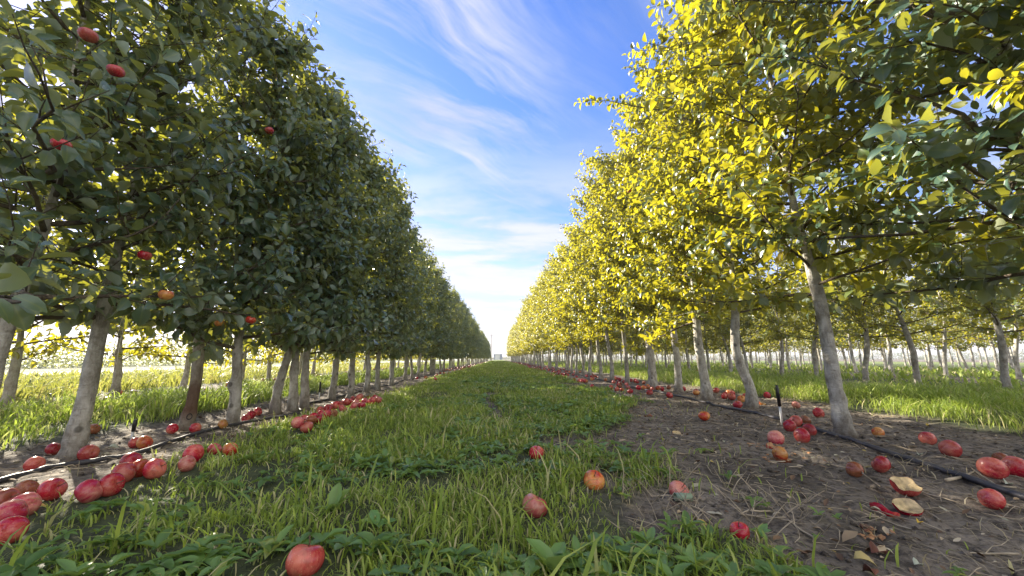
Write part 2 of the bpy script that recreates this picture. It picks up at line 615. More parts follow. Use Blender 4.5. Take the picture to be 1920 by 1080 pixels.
# ---------------------------------------------------------------- leaves
LEAF_U = np.array([0.0, 0.22, 0.5, 0.78, 1.0])
LEAF_W = np.array([0.20, 0.28, 0.19])      # half widths at the inner three stations


def leaf_arrays(P, D, N, L, rng, curl=None, fold=None, wid=1.0, tint=None):
    """P base points, D directions, N upper-side normals, L lengths -> verts, faces of one folded curved blade each"""
    n = len(P)
    D = D / np.linalg.norm(D, axis=1, keepdims=True)
    N = N - (N * D).sum(1, keepdims=True) * D
    N = N / (np.linalg.norm(N, axis=1, keepdims=True) + 1e-9)
    B = np.cross(N, D)
    if curl is None:
        curl = rng.uniform(0.0, 0.62, n)
    if fold is None:
        fold = rng.uniform(0.1, 0.9, n)
    wv = rng.uniform(0.85, 1.15, n) * wid
    twist = rng.normal(0, 0.18, n)
    tpl = []
    rib = []
    for i, u in enumerate(LEAF_U):
        tpl.append((u, 0.0)); rib.append(0.0)
    for side in (-1, 1):
        for k, hw in enumerate(LEAF_W):
            tpl.append((LEAF_U[k + 1], side * hw)); rib.append(1.0)
    tpl = np.array(tpl)
    u = tpl[:, 0][None, :]
    v = tpl[:, 1][None, :] * wv[:, None]
    uu = u - 0.22 * curl[:, None] * u ** 3
    ww = -curl[:, None] * u ** 2 + fold[:, None] * np.abs(v) + twist[:, None] * v * u
    wob = rng.normal(0, 0.025, (n, tpl.shape[0])) * (np.abs(v) > 0)
    V = (P[:, None, :] + L[:, None, None] * (D[:, None, :] * uu[..., None] + B[:, None, :] * v[..., None]
                                             + N[:, None, :] * (ww + wob)[..., None]))
    # verts: 0..4 midrib, 5..7 right(-), 8..10 left(+)
    tris = [(0, 1, 5), (0, 8, 1), (3, 4, 7), (3, 10, 4)]
    quads = [(1, 2, 6, 5), (2, 3, 7, 6), (1, 8, 9, 2), (2, 9, 10, 3)]
    tris = [t[::-1] for t in tris]
    quads = [t[::-1] for t in quads]
    per = 11
    base = (np.arange(n) * per)[:, None]
    T = (base[:, :, None] + np.array(tris)[None]).reshape(n, -1)
    Q = (base[:, :, None] + np.array(quads)[None]).reshape(n, -1)
    loops = np.concatenate([T, Q], 1).ravel()
    tot = np.tile(np.array([3] * 4 + [4] * 4), n)
    starts = np.concatenate([[0], np.cumsum(tot)[:-1]])
    if tint is None:
        tint = rng.random(n)
    return V.reshape(-1, 3), loops, starts, {'tint': np.repeat(tint, per), 'rib': np.tile(np.array(rib), n)}


def leaf_mesh(name, mat, P, D, N, L, rng, **kw):
    V, lo, st, at_ = leaf_arrays(P, D, N, L, rng, **kw)
    return np_mesh(name, V, lo, st, None, at_, True, (mat,))


# ---------------------------------------------------------------- apple trees
class TreeGen:
    """trunk, branches and crown meshes of one apple tree, base at the origin"""
    def __init__(s, seed, H=3.7, clear=0.85, lowr=0.85, topr=0.45, nlimb=30, lean=(0, 0), rt=0.055, leaf=0.075,
                 kink=0.02, shoots=7, extra=(), dens=1.0, bends=None):
        rd = random.Random(seed)
        rng = np.random.default_rng(seed)
        s.tr = MB(); s.br = MB()
        ph, ph2 = rd.uniform(0, 6), rd.uniform(0, 6)

        def axis_pt(z):
            f = z / H
            if bends:
                return Vector((float(np.interp(z, [q_[0] for q_ in bends], [q_[1] for q_ in bends])), 0.01 * math.sin(z * 5), z))
            return Vector((lean[0] * z + kink * math.sin(ph + z * 3.4) * min(1, z * 2), lean[1] * z + kink * math.sin(ph2 + z * 2.9) * min(1, z * 2), z))
        s.axis_pt = axis_pt
        zs = [-0.06, 0.0, 0.02, 0.05, 0.08, 0.11, 0.16, 0.22, 0.28, 0.34, 0.40, 0.46, 0.52, 0.58, 0.64] + [z_ for z_ in (0.72, 0.79) if z_ < clear - 0.02] + [max(clear, 0.68), max(clear, 0.68) + 0.15]
        z = clear + 0.4
        while z < H * 0.97:
            zs.append(z); z += 0.3
        pts, rad = [], []
        for z in zs:
            p = axis_pt(max(z, 0)); p.z = z
            pts.append(p)
            if z < clear + 0.2:
                r = rt * (1 + 0.45 * math.exp(-max(z, 0) / 0.05) - 0.16 * z / clear)
                r *= 1 + rd.uniform(-0.06, 0.06) + (0.12 if 0.08 <= z <= 0.11 else 0)
            else:
                r = rt * 0.5 * (1 - (z - clear) / (H * 1.03 - clear)) ** 0.9 + 0.004
            rad.append(r)
        s.tr.tube(pts, rad, 16)
        # root flare, bulges and pruned-off stubs in the trunk's own surface
        ctr = [pts[i // 16] for i in range(len(pts) * 16)]
        bl = [(rd.uniform(0.12, clear), rd.uniform(0, 6.28), rd.uniform(0.15, 0.4)) for _ in range(5)]
        for i, v in enumerate(s.tr.v):
            d_ = v - ctr[i]; a_ = math.atan2(d_.y, d_.x); z_ = pts[i // 16].z
            k_ = 1 + 0.05 * math.sin(3 * a_ + z_ * 4 + ph) + 0.03 * math.sin(5 * a_ - z_ * 9) + 0.22 * max(0, math.sin(4 * a_ + ph2)) * math.exp(-max(z_, 0) / 0.035)
            for bz, ba, bs in bl:
                k_ += bs * math.exp(-((z_ - bz) / 0.03) ** 2) * max(0, math.cos(a_ - ba)) ** 6
            s.tr.v[i] = ctr[i] + d_ * k_
        P, D, N, L = [], [], [], []

        def add_shoot(p0, d0, ln, up=0.55):
            n = max(2, int(ln / 0.09))
            pts = [p0.copy()]
            d = d0.normalized()
            for i in range(n):
                d = (d + Vector((rd.gauss(0, .13), rd.gauss(0, .13), rd.gauss(0, .1) + 0.10 * up))).normalized()
                pts.append(pts[-1] + d * (ln / n))
            s.br.tube(pts, [0.0036 * (1 - 0.6 * i / n) for i in range(n + 1)], 3, False)
            k = max(3, int(ln / 0.024 * dens))
            ang = rd.uniform(0, 6.28)
            for i in range(k):
                t = 0.08 + 0.92 * (i + 0.5) / k
                x = t * n; j = min(int(x), n - 1)
                p = pts[j].lerp(pts[j + 1], x - j)
                dd = (pts[j + 1] - pts[j]).normalized()
                ang += 2.4 + rd.gauss(0, .3)
                e1 = dd.cross(Vector((0.3, 0.2, 1))).normalized(); e2 = dd.cross(e1)
                out = e1 * math.cos(ang) + e2 * math.sin(ang)
                tip = max(0, t - 0.75) * 2.5
                ld = (out * (1.0 - 0.3 * tip) + dd * (0.45 + tip) + Vector((0, 0, -0.30 + 0.25 * tip + rd.gauss(0, .3))))
                rad_ = Vector((p.x, p.y, 0))
                if rad_.length > 0.01:
                    rad_.normalize()
                nn = Vector((0, 0, 1.0)) + rad_ * 0.75 + Vector((rd.gauss(0, .65), rd.gauss(0, .65), rd.gauss(0, .45)))
                P.append(p + out * 0.012); D.append(ld); N.append(nn)
                L.append(leaf * 1.08 * (0.5 + 0.65 * rd.random()) * (1.1 - 0.35 * max(0, t - 0.8) * 5 * 0.6))

        def profile(z):
            f = (z - clear) / (H - clear)
            r = lowr + (topr - lowr) * f
            return r * (min(1, (1.02 - f) / 0.16)) ** 0.5 if f < 1.02 else 0.1
        az = rd.uniform(0, 6)
        for i in range(nlimb):
            z0 = clear + 0.02 + (H - clear - 0.12) * (i + rd.random() * 0.8) / nlimb
            az += 2.4 + rd.gauss(0, .35)
            ln = profile(z0) * rd.uniform(0.62, 1.12)
            el = rd.uniform(0.05, 0.55) + 0.5 * max(0, (z0 - clear) / (H - clear) - 0.6)
            if z0 < clear + 0.25:
                el = rd.uniform(-0.05, 0.3)
            d = Vector((math.cos(az) * math.cos(el), math.sin(az) * math.cos(el), math.sin(el)))
            p = axis_pt(z0)
            r0 = 0.013 * (1 - 0.55 * (z0 - clear) / (H - clear)) * (0.8 + 0.5 * rd.random())
            pts = [p.copy()]; nseg = 6
            for k in range(nseg):
                d = (d + Vector((rd.gauss(0, .12), rd.gauss(0, .12), rd.gauss(0.02, .09)))).normalized()
                pts.append(pts[-1] + d * (ln / nseg))
            s.br.tube(pts, [r0 * (1 - 0.78 * k / nseg) for k in range(nseg + 1)], 5, False)
            ns = max(3, int(shoots * (0.55 + 0.6 * ln / max(lowr, .1))))
            for k in range(ns):
                t = 0.12 + 0.88 * (k + rd.random()) / ns
                x = min(t, 0.999) * nseg; j = int(x)
                pp = pts[j].lerp(pts[j + 1], x - j)
                dd = (pts[j + 1] - pts[j]).normalized()
                a2 = rd.uniform(0, 6.28)
                sd = dd * 0.5 + Vector((math.cos(a2), math.sin(a2), rd.uniform(-0.35, 1.0))) * 0.8
                add_shoot(pp, sd, rd.uniform(0.12, 0.33))
            add_shoot(pts[-1], (pts[-1] - pts[-2]).normalized() + Vector((0, 0, 0.25)), rd.uniform(0.16, 0.38))
        for k in range(5):
            add_shoot(axis_pt(H * 0.93) + Vector((0, 0, rd.uniform(-.3, 0))), Vector((rd.gauss(0, .5), rd.gauss(0, .5), 1)), rd.uniform(0.2, 0.62), 1.5)
        for (p0, p1, m_, sub) in extra:            # hand-placed boughs
            p0 = Vector(p0); p1 = Vector(p1)
            n = 7
            pts = [p0.lerp(p1, k / n) + Vector((rd.gauss(0, .02), rd.gauss(0, .02), -0.12 * m_ * math.sin(math.pi * k / n))) for k in range(n + 1)]
            s.br.tube(pts, [0.014 * (1 - 0.8 * k / n) for k in range(n + 1)], 6, False)
            for k in range(sub):
                t = 0.45 + 0.55 * (k + rd.random()) / sub
                x = min(t, 0.999) * n; j = int(x)
                pp = pts[j].lerp(pts[j + 1], x - j)
                add_shoot(pp, (pts[j + 1] - pts[j]).normalized() + Vector((rd.gauss(0, .5), rd.gauss(0, .5), rd.uniform(-.4, .7))), rd.uniform(0.10, 0.24))
            add_shoot(pts[-1], pts[-1] - pts[-2], 0.22)
        s.P, s.D, s.N, s.L = (np.array([tuple(v) for v in A]) for A in (P, D, N)), None, None, None
        P_, D_, N_ = s.P
        s.arr = (P_, D_, N_, np.array(L))
        s.seed = seed
        s.n = len(L)

    def meshes(s, mat):
        P_, D_, N_, L_ = s.arr
        return (s.tr.mesh('trunk', M_bark), s.br.mesh('branches', M_twig),
                leaf_mesh('crown', mat, P_, D_, N_, L_, np.random.default_rng(s.seed + 7)))


def place_tree(ms, x, y, rz, sc, scz, label, group, lean=(0.0, 0.0)):
    o = empty('apple_tree', (x, y, hz(x, y) if abs(x) < 12 and y < 40 else 0.0), 0)
    o.rotation_euler = (lean[1], lean[0], rz)
    o.scale = (sc, sc, scz)
    for nm, m_ in zip(('trunk', 'branches', 'crown'), ms):
        link(nm, m_, o)
    tag(o, label, 'apple tree', group)
    return o


rnd = random.Random(4)
LX, RX = -2.05, 2.35
varL = [TreeGen(100 + i, H=3.2, clear=0.50, lowr=0.55, topr=0.26, nlimb=46, rt=0.037, shoots=9, dens=1.05, leaf=0.078, kink=0.018 + 0.008 * i,
                lean=(rnd.uniform(-.02, .02), rnd.uniform(-.02, .02))).meshes(M_leafL) for i in range(5)]
varR = [TreeGen(200 + i, H=4.3, clear=0.90, lowr=0.85, topr=0.75, nlimb=60, rt=0.042, shoots=11, dens=1.2, kink=0.02 + 0.008 * i,
                lean=(rnd.uniform(-.02, .02), rnd.uniform(-.02, .02))).meshes(M_leafR) for i in range(5)]
varB = [TreeGen(300 + i, H=3.3, clear=0.78, lowr=0.88, topr=0.5, nlimb=38, rt=0.04, kink=0.03, dens=1.0).meshes(M_leafR) for i in range(4)]

varL2 = [TreeGen(350 + i, H=2.75, clear=0.40, lowr=0.78, topr=0.3, nlimb=31, rt=0.042, kink=0.03, dens=0.95).meshes(M_leafR) for i in range(3)]

# left row beside the lane: surveyed trunks first, then on to the end of the row
left_px = [(-48, 900), (135, 855), (347, 806), (435, 797), (515, 777), (547, 772), (570, 765), (621, 750), (657, 745), (686, 737), (707, 731), (733, 724)]
left_lab = [
    'apple tree with its trunk cut by the left edge, beside a low leafy bough',
    'stout grey-trunked apple tree leaning right, first full trunk from the left edge',
    'apple tree with a rusty brown stain and black hole on its lower trunk, left row',
    'apple tree with a single smooth grey trunk just right of the brown-stained trunk',
    'apple tree with straight trunk and dark banded foot, behind the heap edge of left apples',
    'pale straight-trunked apple tree between two darker trunks in the left row',
    'dark slanting-trunk apple tree just right of the pale straight trunk, left row',
    'apple tree with trunk rising behind the black stake near the red apple heap',
    'apple tree with a leaning dark-footed trunk above the big red apple heap, left row',
    'apple tree with slim leaning trunk, ninth clear trunk of the left row',
    'apple tree with slim trunk, tenth clear trunk of the left row',
    'apple tree with slim pale trunk where left row trunks begin to merge']
ly = []
for i, ((px, py), lab) in enumerate(zip(left_px, left_lab)):
    p = at(px, py)
    ly.append(p.y)
    ms = varL[i % 5]
    lean = (0.0, 0.0)
    if i == 0:
        g = TreeGen(501, H=3.3, clear=0.6, lowr=0.6, topr=0.3, nlimb=46, rt=0.030, leaf=0.08, shoots=8, dens=0.9,
                    extra=[((0, 0, 0.85), (0.97, -0.80, 0.60), 0.3, 3), ((0, 0, 1.3), (0.75, -0.7, 1.3), 0.5, 5)])
        ms = g.meshes(M_leafL)
    if i == 1:
        g = TreeGen(502, H=3.25, clear=0.66, lowr=0.55, topr=0.26, nlimb=42, rt=0.038, lean=(0.02, 0.0), kink=0.01, shoots=9, dens=0.95, leaf=0.08)
        ms = g.meshes(M_leafL)
    if i == 2:
        g = TreeGen(503, H=3.2, clear=0.52, lowr=0.56, topr=0.28, nlimb=46, rt=0.036, lean=(0.02, 0.0), kink=0.03, shoots=9, dens=1.05, leaf=0.08)
        ms = g.meshes(M_leafL)
        ms[0].materials.clear(); ms[0].materials.append(M_stained)
    tr_ = place_tree(ms, p.x, p.y, 0.0 if i < 3 else rnd.uniform(0, 6.28), 1.0, rnd.uniform(0.96, 1.05), lab, 'apple trees of the left row')
    if i == 2:
        hb = MB(); n_ = 16; zc = 0.085
        for rr, dpt in ((0.017, 0.002), (0.013, 0.005), (0.011, -0.004)):
            for k in range(n_):
                a_ = 2 * math.pi * k / n_
                hb.v.append(Vector((rr * math.cos(a_), -0.046 - dpt, zc + rr * 1.25 * math.sin(a_))))
        for j in range(2):
            for k in range(n_):
                hb.f.append((j * n_ + k, j * n_ + (k + 1) % n_, (j + 1) * n_ + (k + 1) % n_, (j + 1) * n_ + k))
        hb.f.append(tuple(2 * n_ + k for k in range(n_)))
        kh = hb.build('knot_hole', M_black, tr_)
        kh.rotation_euler = (0, 0, R(52))
y = ly[-1] + 0.7
n = 0
while y < 72:
    far = y > 20
    place_tree(varL[rnd.randrange(5)], LX + rnd.gauss(0, .05), y, rnd.uniform(0, 6.28), rnd.uniform(0.93, 1.06), rnd.uniform(0.9, 1.06),
               'small far-off dark green apple tree merging into the distant left row' if far else
               'mid-distance dark green apple tree, grey trunk one of many close together in left row',
               'far apple trees of the left row' if far else 'middle apple trees of the left row')
    y += rnd.uniform(0.62, 0.9)
for y in (0.55, -0.3, -1.3, -2.3):
    if y > 0.4:
        continue
    place_tree(varL[rnd.randrange(5)], LX - 0.05, y, rnd.uniform(0, 6.28), 1, 1, 'apple tree of the left row beside and behind the viewer', 'nearest left trees outside the view')

# right row beside the lane
right_px = [(1585, 815), (1408, 767), (1326, 749), (1273, 736), (1225, 728)]
right_lab = [
    'apple tree with a thick pale grey trunk leaning left, nearest whole trunk on the right',
    'apple tree with a curved swan-neck trunk beside the brown apples in the right row',
    'apple tree with pale slightly bent trunk, between the curved and the straight slim trunks',
    'apple tree with straight slim pale trunk left of the slightly bent one, right row',
    'apple tree with a broad whitish trunk standing clear of its neighbours in the right row']
specR = [dict(lean=(-0.06, -0.0), kink=0.012, rt=0.043), dict(bends=[(0, 0), (0.08, 0.022), (0.16, 0.026), (0.26, 0.0), (0.38, -0.045), (0.5, -0.075), (0.62, -0.085), (0.8, -0.07), (1.1, -0.03), (4.4, 0.05)], rt=0.045), dict(lean=(-0.04, 0), kink=0.022, rt=0.055),
         dict(lean=(0.0, 0), kink=0.01, rt=0.05), dict(lean=(-0.02, 0), kink=0.008, rt=0.068)]
ry = []
for i, ((px, py), lab, sp) in enumerate(zip(right_px, right_lab, specR)):
    p = at(px, py)
    ry.append(p.y)
    ex = [((0, 0, 3.0), (-1.25, 0.5, 3.7), -0.5, 7)] if i == 1 else ()
    g = TreeGen(600 + i, H=4.3, clear=0.88, lowr=0.85, topr=0.75, nlimb=60, shoots=11, dens=1.15, leaf=0.08, extra=ex, **sp)
    place_tree(g.meshes(M_leafR), p.x, p.y, 0, 1, 1, lab, 'apple trees of the right row')
# the tree just outside the right edge sends its limbs into the picture
g = TreeGen(650, H=4.3, clear=0.85, lowr=1.0, topr=0.8, nlimb=56, rt=0.055, leaf=0.085, shoots=11, dens=1.2,
            extra=[((0, 0, 1.15), (-0.95, 0.65, 1.25), 0.3, 9), ((0, 0, 1.5), (-1.0, 0.1, 2.1), -0.4, 12), ((0, 0, 2.0), (-1.0, -0.15, 2.5), -0.4, 12), ((0, 0, 1.2), (-0.8, -0.1, 1.45), -0.4, 9), ((0, 0, 2.3), (-1.1, 0.5, 2.9), -0.4, 9)])
place_tree(g.meshes(M_leafL), 2.62, 1.58, 0, 1, 1, 'dark-limbed apple tree reaching in from the right edge, its leaves the largest on the right', 'apple trees of the right row')
place_tree(varR[2], 2.4, 0.6, 1.0, 1, 1, 'apple tree of the right row beside and behind the viewer', 'nearest right trees outside the view')
y = ry[-1] + 0.85
while y < 72:
    far = y > 20
    place_tree(varR[rnd.randrange(5)], RX + rnd.gauss(0, .06), y, rnd.uniform(0, 6.28), rnd.uniform(0.93, 1.08), rnd.uniform(0.88, 1.04),
               'small far-off golden green apple tree merging into the distant right row' if far else
               'mid-distance yellow-green apple tree with pale trunk, one of many close together, right row',
               'far apple trees of the right row' if far else 'middle apple trees of the right row')
    y += rnd.uniform(0.72, 1.0)

# rows behind
y = 2.6
while y < 24:
    if 3.8 < y < 4.75:
        y = 4.75
    place_tree(varL2[rnd.randrange(3)], -4.55 + rnd.gauss(0, .08), y, rnd.uniform(0, 6.28), rnd.uniform(0.9, 1.05), rnd.uniform(0.9, 1.05),
               'sunlit apple tree of the second row, seen between the left row trunks', 'apple trees of the second left row', (rnd.gauss(0, .05), rnd.gauss(0, .05)))
    y += rnd.uniform(0.8, 1.2)
for rx, y0, y1, st, lab, grp in ((6.45, 3.6, 34, 0.98, 'apple tree with pale trunk in the first row behind the right row grass strip', 'apple trees of the second right row'),
                                 (10.6, 6.5, 38, 1.1, 'smaller apple tree two rows behind the right row', 'apple trees of the third right row'),
                                 (14.8, 9.5, 42, 1.15, 'tiny apple tree three rows behind the right row', 'apple trees of the fourth right row')):
    y = y0
    while y < y1:
        place_tree(varB[rnd.randrange(4)], rx + rnd.gauss(0, .1), y, rnd.uniform(0, 6.28), rnd.uniform(0.92, 1.1), rnd.uniform(0.9, 1.08), lab, grp, (rnd.gauss(0, .05), rnd.gauss(0, .05)))
        y += st * rnd.uniform(0.8, 1.2)

# the rest of the orchard on the right, one mass of small far trees
g = TreeGen(700, H=3.2, clear=0.95, lowr=0.75, topr=0.5, nlimb=14, rt=0.05, leaf=0.13, shoots=4, dens=0.5)
Pg, Dg, Ng, Lg = g.arr
AP, AD, AN, AL = [], [], [], []
tb = MB()
for rx, y0, y1 in ((19.0, 12, 50), (23.2, 15, 55), (27.4, 18, 60), (6.45, 34, 70), (10.6, 38, 70), (14.8, 42, 70)):
    y = y0
    while y < y1:
        a = rnd.uniform(0, 6.28)
        ca, sa = math.cos(a), math.sin(a)
        Rm = np.array([[ca, -sa, 0], [sa, ca, 0], [0, 0, 1]]).T
        off = np.array([rx + rnd.gauss(0, .1), y, 0])
        AP.append(Pg @ Rm + off); AD.append(Dg @ Rm); AN.append(Ng @ Rm); AL.append(Lg)
        tb.tube([off + np.array([0, 0, -.05]), off + np.array([rnd.gauss(0, .03), 0, .6]), off + np.array([0, 0, 1.3])], [.055, .045, .035], 6, False)
        y += 1.2 * rnd.uniform(0.8, 1.2)
me = leaf_mesh('foliage', M_leafR, np.concatenate(AP), np.concatenate(AD), np.concatenate(AN), np.concatenate(AL), np.random.default_rng(3))
ro = empty('orchard_background', (0, 0, 0))
tag(ro, 'far mass of small apple trees filling the orchard beyond the rear right rows', 'orchard', kind='stuff')
fo = link('foliage', me, ro); fo['kind'] = 'stuff'
tk = tb.build('trunks', M_bark, ro); tk['kind'] = 'stuff'

# ---------------------------------------------------------------- apples
def apple_mesh(name, mat, r=0.041, squash=0.84, seed=0, dent=0.0):
    rd = random.Random(seed)
    prof = []
    n = 16
    for i in range(n + 1):
        t = math.pi * i / n
        rr = math.sin(t) * (1 + 0.06 * math.cos(t))
        z = math.cos(t)
        if t < 0.75: z -= 0.30 * (1 - t / 0.75) ** 1.6
        if t > 2.45: z += 0.18 * ((t - 2.45) / 0.69) ** 1.6
        prof.append((rr * r, z * r * squash))
    m = 22
    b = MB()
    lob = rd.uniform(0, 6)
    for i, (rr, z) in enumerate(prof):
        for k in range(m):
            a = 2 * math.pi * k / m
            f = 1 + 0.025 * math.cos(5 * a + lob) * (1 if z < 0 else 0.4) + 0.03 * math.cos(a + lob)
            v = Vector((rr * f * math.cos(a), rr * f * math.sin(a), z * (1 + 0.05 * math.cos(a * 2 + lob))))
            if dent and v.x > r * 0.55:
                v.x = r * 0.55 + (v.x - r * 0.55) * (1 - dent)
            b.v.append(v)
    for i in range(n):
        for k in range(m):
            a_ = i * m + k; b_ = i * m + (k + 1) % m
            b.f.append((a_, a_ + m, b_ + m, b_))
    return b.mesh(name, mat)


def stem_mesh():
    return MB().tube([(0, 0, 0.022), (0.001, 0, 0.034), (0.005, 0.002, 0.047)], [0.0016, 0.0014, 0.0022], 5).mesh('stem', M_stem)


APM = {'red': [apple_mesh('fallen_apple', M_red, seed=i, dent=0.3 * (i == 2)) for i in range(4)],
       'pink': [apple_mesh('fallen_apple', M_pink, seed=10 + i) for i in range(2)],
       'orange': [apple_mesh('fallen_apple', M_orange, seed=20 + i) for i in range(2)],
       'rot': [apple_mesh('fallen_apple', M_rot, seed=30 + i, dent=0.6, squash=0.8) for i in range(2)]}
STEM = stem_mesh()
apple_xy = []


def put_apple(x, y, kind, label, group, r=0.041, stem=False, tilt=None, lift=0.0, z=None, name='fallen_apple'):
    me = rnd.choice(APM[kind])
    o = link(name, me)
    s = r / 0.041
    zc = (hz(x, y) + r * 0.86 + lift) if z is None else z
    o.location = (x, y, zc)
    o.rotation_euler = tilt if tilt else (rnd.uniform(-1.4, 1.4), rnd.uniform(-1.4, 1.4), rnd.uniform(0, 6.28))
    o.scale = (s, s, s)
    tag(o, label, 'apple', group)
    if stem:
        link('stem', STEM, o)
    if z is None:
        apple_xy.append((x, y, r))
    return o


GF = 'fallen apples near the viewer'
near = [  # px, py of the middle, width in px, kind, label
    (572, 1054, 66, 'red', 'large pink-red apple in the grass at the bottom edge of the photo'),
    (1002, 928, 46, 'pink', 'streaky pink apple half sunk in the lane grass, below the small red one'),
    (1113, 890, 38, 'orange', 'yellow-orange apple at the right edge of the lane grass'),
    (1006, 839, 28, 'red', 'small red apple alone in the middle of the lane grass'),
    (1272, 905, 38, 'pink', 'pale pink apple in dead weeds just above the green plastic tube'),
    (1385, 973, 22, 'red', 'small red apple almost hidden in weeds near the soil edge'),
    (1320, 776, 25, 'orange', 'orange apple alone on bare soil in front of the curved trunk'),
    (1453, 815, 38, 'pink', 'pinkish apple at the left of the cluster below the black-topped stake'),
    (1461, 842, 30, 'orange', 'orange-red bruised apple at the bottom of the cluster by the right stake'),
    (1480, 797, 26, 'red', 'dark red apple behind the pinkish one in the cluster by the right stake'),
    (1503, 816, 32, 'red', 'round red apple at the right of the cluster by the right stake'),
    (1517, 803, 27, 'red', 'red apple half behind the round one in the cluster by the right stake'),
    (1492, 789, 25, 'red', 'top red apple of the cluster by the right stake'),
    (1509, 785, 22, 'rot', 'dull brownish apple at the back of the cluster by the right stake'),
    (1534, 771, 28, 'red', 'bright red apple between the black-topped stake and the leaning pale trunk'),
    (1645, 804, 20, 'orange', 'small dull orange apple just right of the leaning pale trunk foot'),
    (1738, 817, 31, 'red', 'red apple with its stem up, beyond the pipe on the right'),
    (1780, 837, 42, 'red', 'large orange-red apple beyond the pipe, left of the apple pair at the right edge'),
    (1599, 869, 30, 'rot', 'small dark shrivelled apple in front of the pipe'),
    (1651, 868, 38, 'red', 'round red apple in front of the pipe above the split apple'),
    (1860, 874, 56, 'red', 'dark red apple, left one of the pair behind the pipe at the right edge'),
    (1902, 868, 58, 'red', 'bright red apple cut by the right edge of the photo'),
    (1873, 850, 30, 'rot', 'dark brown apple tucked behind the pair at the right edge'),
    (1855, 921, 46, 'red', 'dark red apple lying against the near side of the pipe'),
    (103, 834, 26, 'red', 'red apple half behind the left side of the stout grey trunk'),
    (67, 864, 35, 'red', 'red apple left of the stout grey trunk, beside the dark pipe'),
    (168, 843, 36, 'red', 'glossy red apple just right of the stout grey trunk foot'),
    (273, 822, 30, 'orange', 'yellow-orange apple right of the short black stake on the left'),
    (255, 820, 24, 'red', 'red apple directly behind the short black stake on the left'),
    (176, 802, 24, 'rot', 'brown spoiled apple in the grass behind the left pipe'),
    (247, 864, 38, 'red', 'red apple at the back of the line of apples along the left grass edge'),
    (262, 879, 38, 'orange', 'orange-pink apple second in the line along the left grass edge'),
    (289, 884, 42, 'red', 'striped red apple at the right end of the left foreground line'),
    (232, 889, 44, 'red', 'broad red apple in the middle of the left foreground line'),
    (207, 912, 48, 'red', 'deep red apple below the broad one in the left foreground line'),
    (168, 921, 50, 'pink', 'pale pink apple in bright grass in the left foreground line'),
    (98, 914, 48, 'red', 'red apple with a yellow patch behind tall blades near the left edge'),
    (52, 906, 26, 'rot', 'small dark apple half buried behind the near left apples'),
    (12, 922, 50, 'red', 'topmost red apple of the heap at the left edge'),
    (48, 938, 54, 'pink', 'pink-red apple to the right in the heap at the left edge'),
    (22, 956, 58, 'pink', 'large pinkish apple in the middle of the heap at the left edge'),
    (18, 990, 60, 'red', 'lowest orange-red apple of the heap at the left edge'),
    (362, 858, 38, 'red', 'red apple under leaning grass, left of the two small apples by the third trunk'),
    (350, 874, 32, 'pink', 'pale pink apple in front of the one under leaning grass'),
    (402, 841, 26, 'red', 'dull red apple, left one of two below the third trunk'),
    (432, 842, 28, 'orange', 'orange apple, right one of two below the third trunk'),
    (324, 801, 20, 'red', 'red apple just left of the brown-stained trunk'),
    (367, 799, 19, 'red', 'red apple just right of the brown-stained trunk'),
    (418, 793, 20, 'orange', 'orange-red apple against the smooth grey trunk foot'),
    (462, 777, 16, 'red', 'left red apple of three by the pipe between left trunks'),
    (472, 774, 17, 'red', 'middle red apple of three by the pipe between left trunks'),
    (484, 770, 17, 'red', 'right red apple of three by the pipe between left trunks'),
    (1383, 759, 21, 'red', 'bright red apple touching the foot of the curved trunk'),
    (1390, 746, 18, 'orange', 'orange apple behind the red one at the curved trunk'),
    (1372, 743, 16, 'red', 'red apple left of the orange one behind the curved trunk'),
    (1438, 740, 17, 'red', 'small dark red apple behind and right of the curved trunk'),
    (1305, 734, 20, 'orange', 'big orange-red apple left of the slightly bent trunk'),
    (1255, 739, 16, 'red', 'red apple in front of the broad whitish trunk, by the pipe'),
    (1218, 735, 15, 'red', 'red apple left of the broad whitish trunk foot'),
    (1343, 731, 15, 'red', 'red apple right of the slightly bent trunk'),
    (1367, 733, 14, 'orange', 'pale orange apple midway between the bent and the curved trunk'),
]
for px, py, wpx, kind, lab in near:
    p = at(px, py, 0.045)
    d = (p - co.location)
    depth = d.y * math.cos(PITCH)
    th = math.atan(abs(px - 960) / F_PX)
    r = wpx / 2 * depth / F_PX * math.cos(th) ** 0.6
    r = max(0.032, min(0.043, r))
    rr_ = ray(px, py) - ray(960, 540)
    ax = rr_.normalized() * rnd.choice((1, -1, 1)) + Vector((rnd.gauss(0, .28), rnd.gauss(0, .28), rnd.gauss(0, .2)))
    if abs(px - 960) < 450:
        ax = Vector((rnd.gauss(0, .4), rnd.gauss(-0.25, .3), 1))
    tl = ax.to_track_quat('Z', 'Y').to_euler()
    lane = 480 < px < 1430 and py > 830
    put_apple(p.x, p.y, kind, lab, GF, (0.026 if px == 1385 else r), stem=True, tilt=tl, lift=-0.013 if lane else 0.0)

# heap along the left grass edge, farther on
heap = [(557, 802), (567, 797), (575, 803), (572, 789), (583, 793), (588, 783), (597, 787), (603, 778), (612, 782), (600, 770), (615, 768), (624, 775), (630, 766), (637, 759),
        (627, 758), (642, 768), (650, 762), (655, 754), (663, 764), (668, 757), (672, 748), (678, 762), (684, 754), (690, 746), (697, 757), (703, 750), (662, 745), (676, 741), (710, 755), (648, 752)]
for i, (px, py) in enumerate(heap):
    p = at(px, py, 0.045)
    put_apple(p.x, p.y, rnd.choice(['red', 'red', 'pink', 'rot'] if i % 3 else ['red', 'red', 'pink']),
              'red apple in the heap strewn beside the left row trunks', 'heap of apples beside the left row', rnd.uniform(0.034, 0.041), stem=i < 12,
              lift=0.02 * (i % 4 == 0))


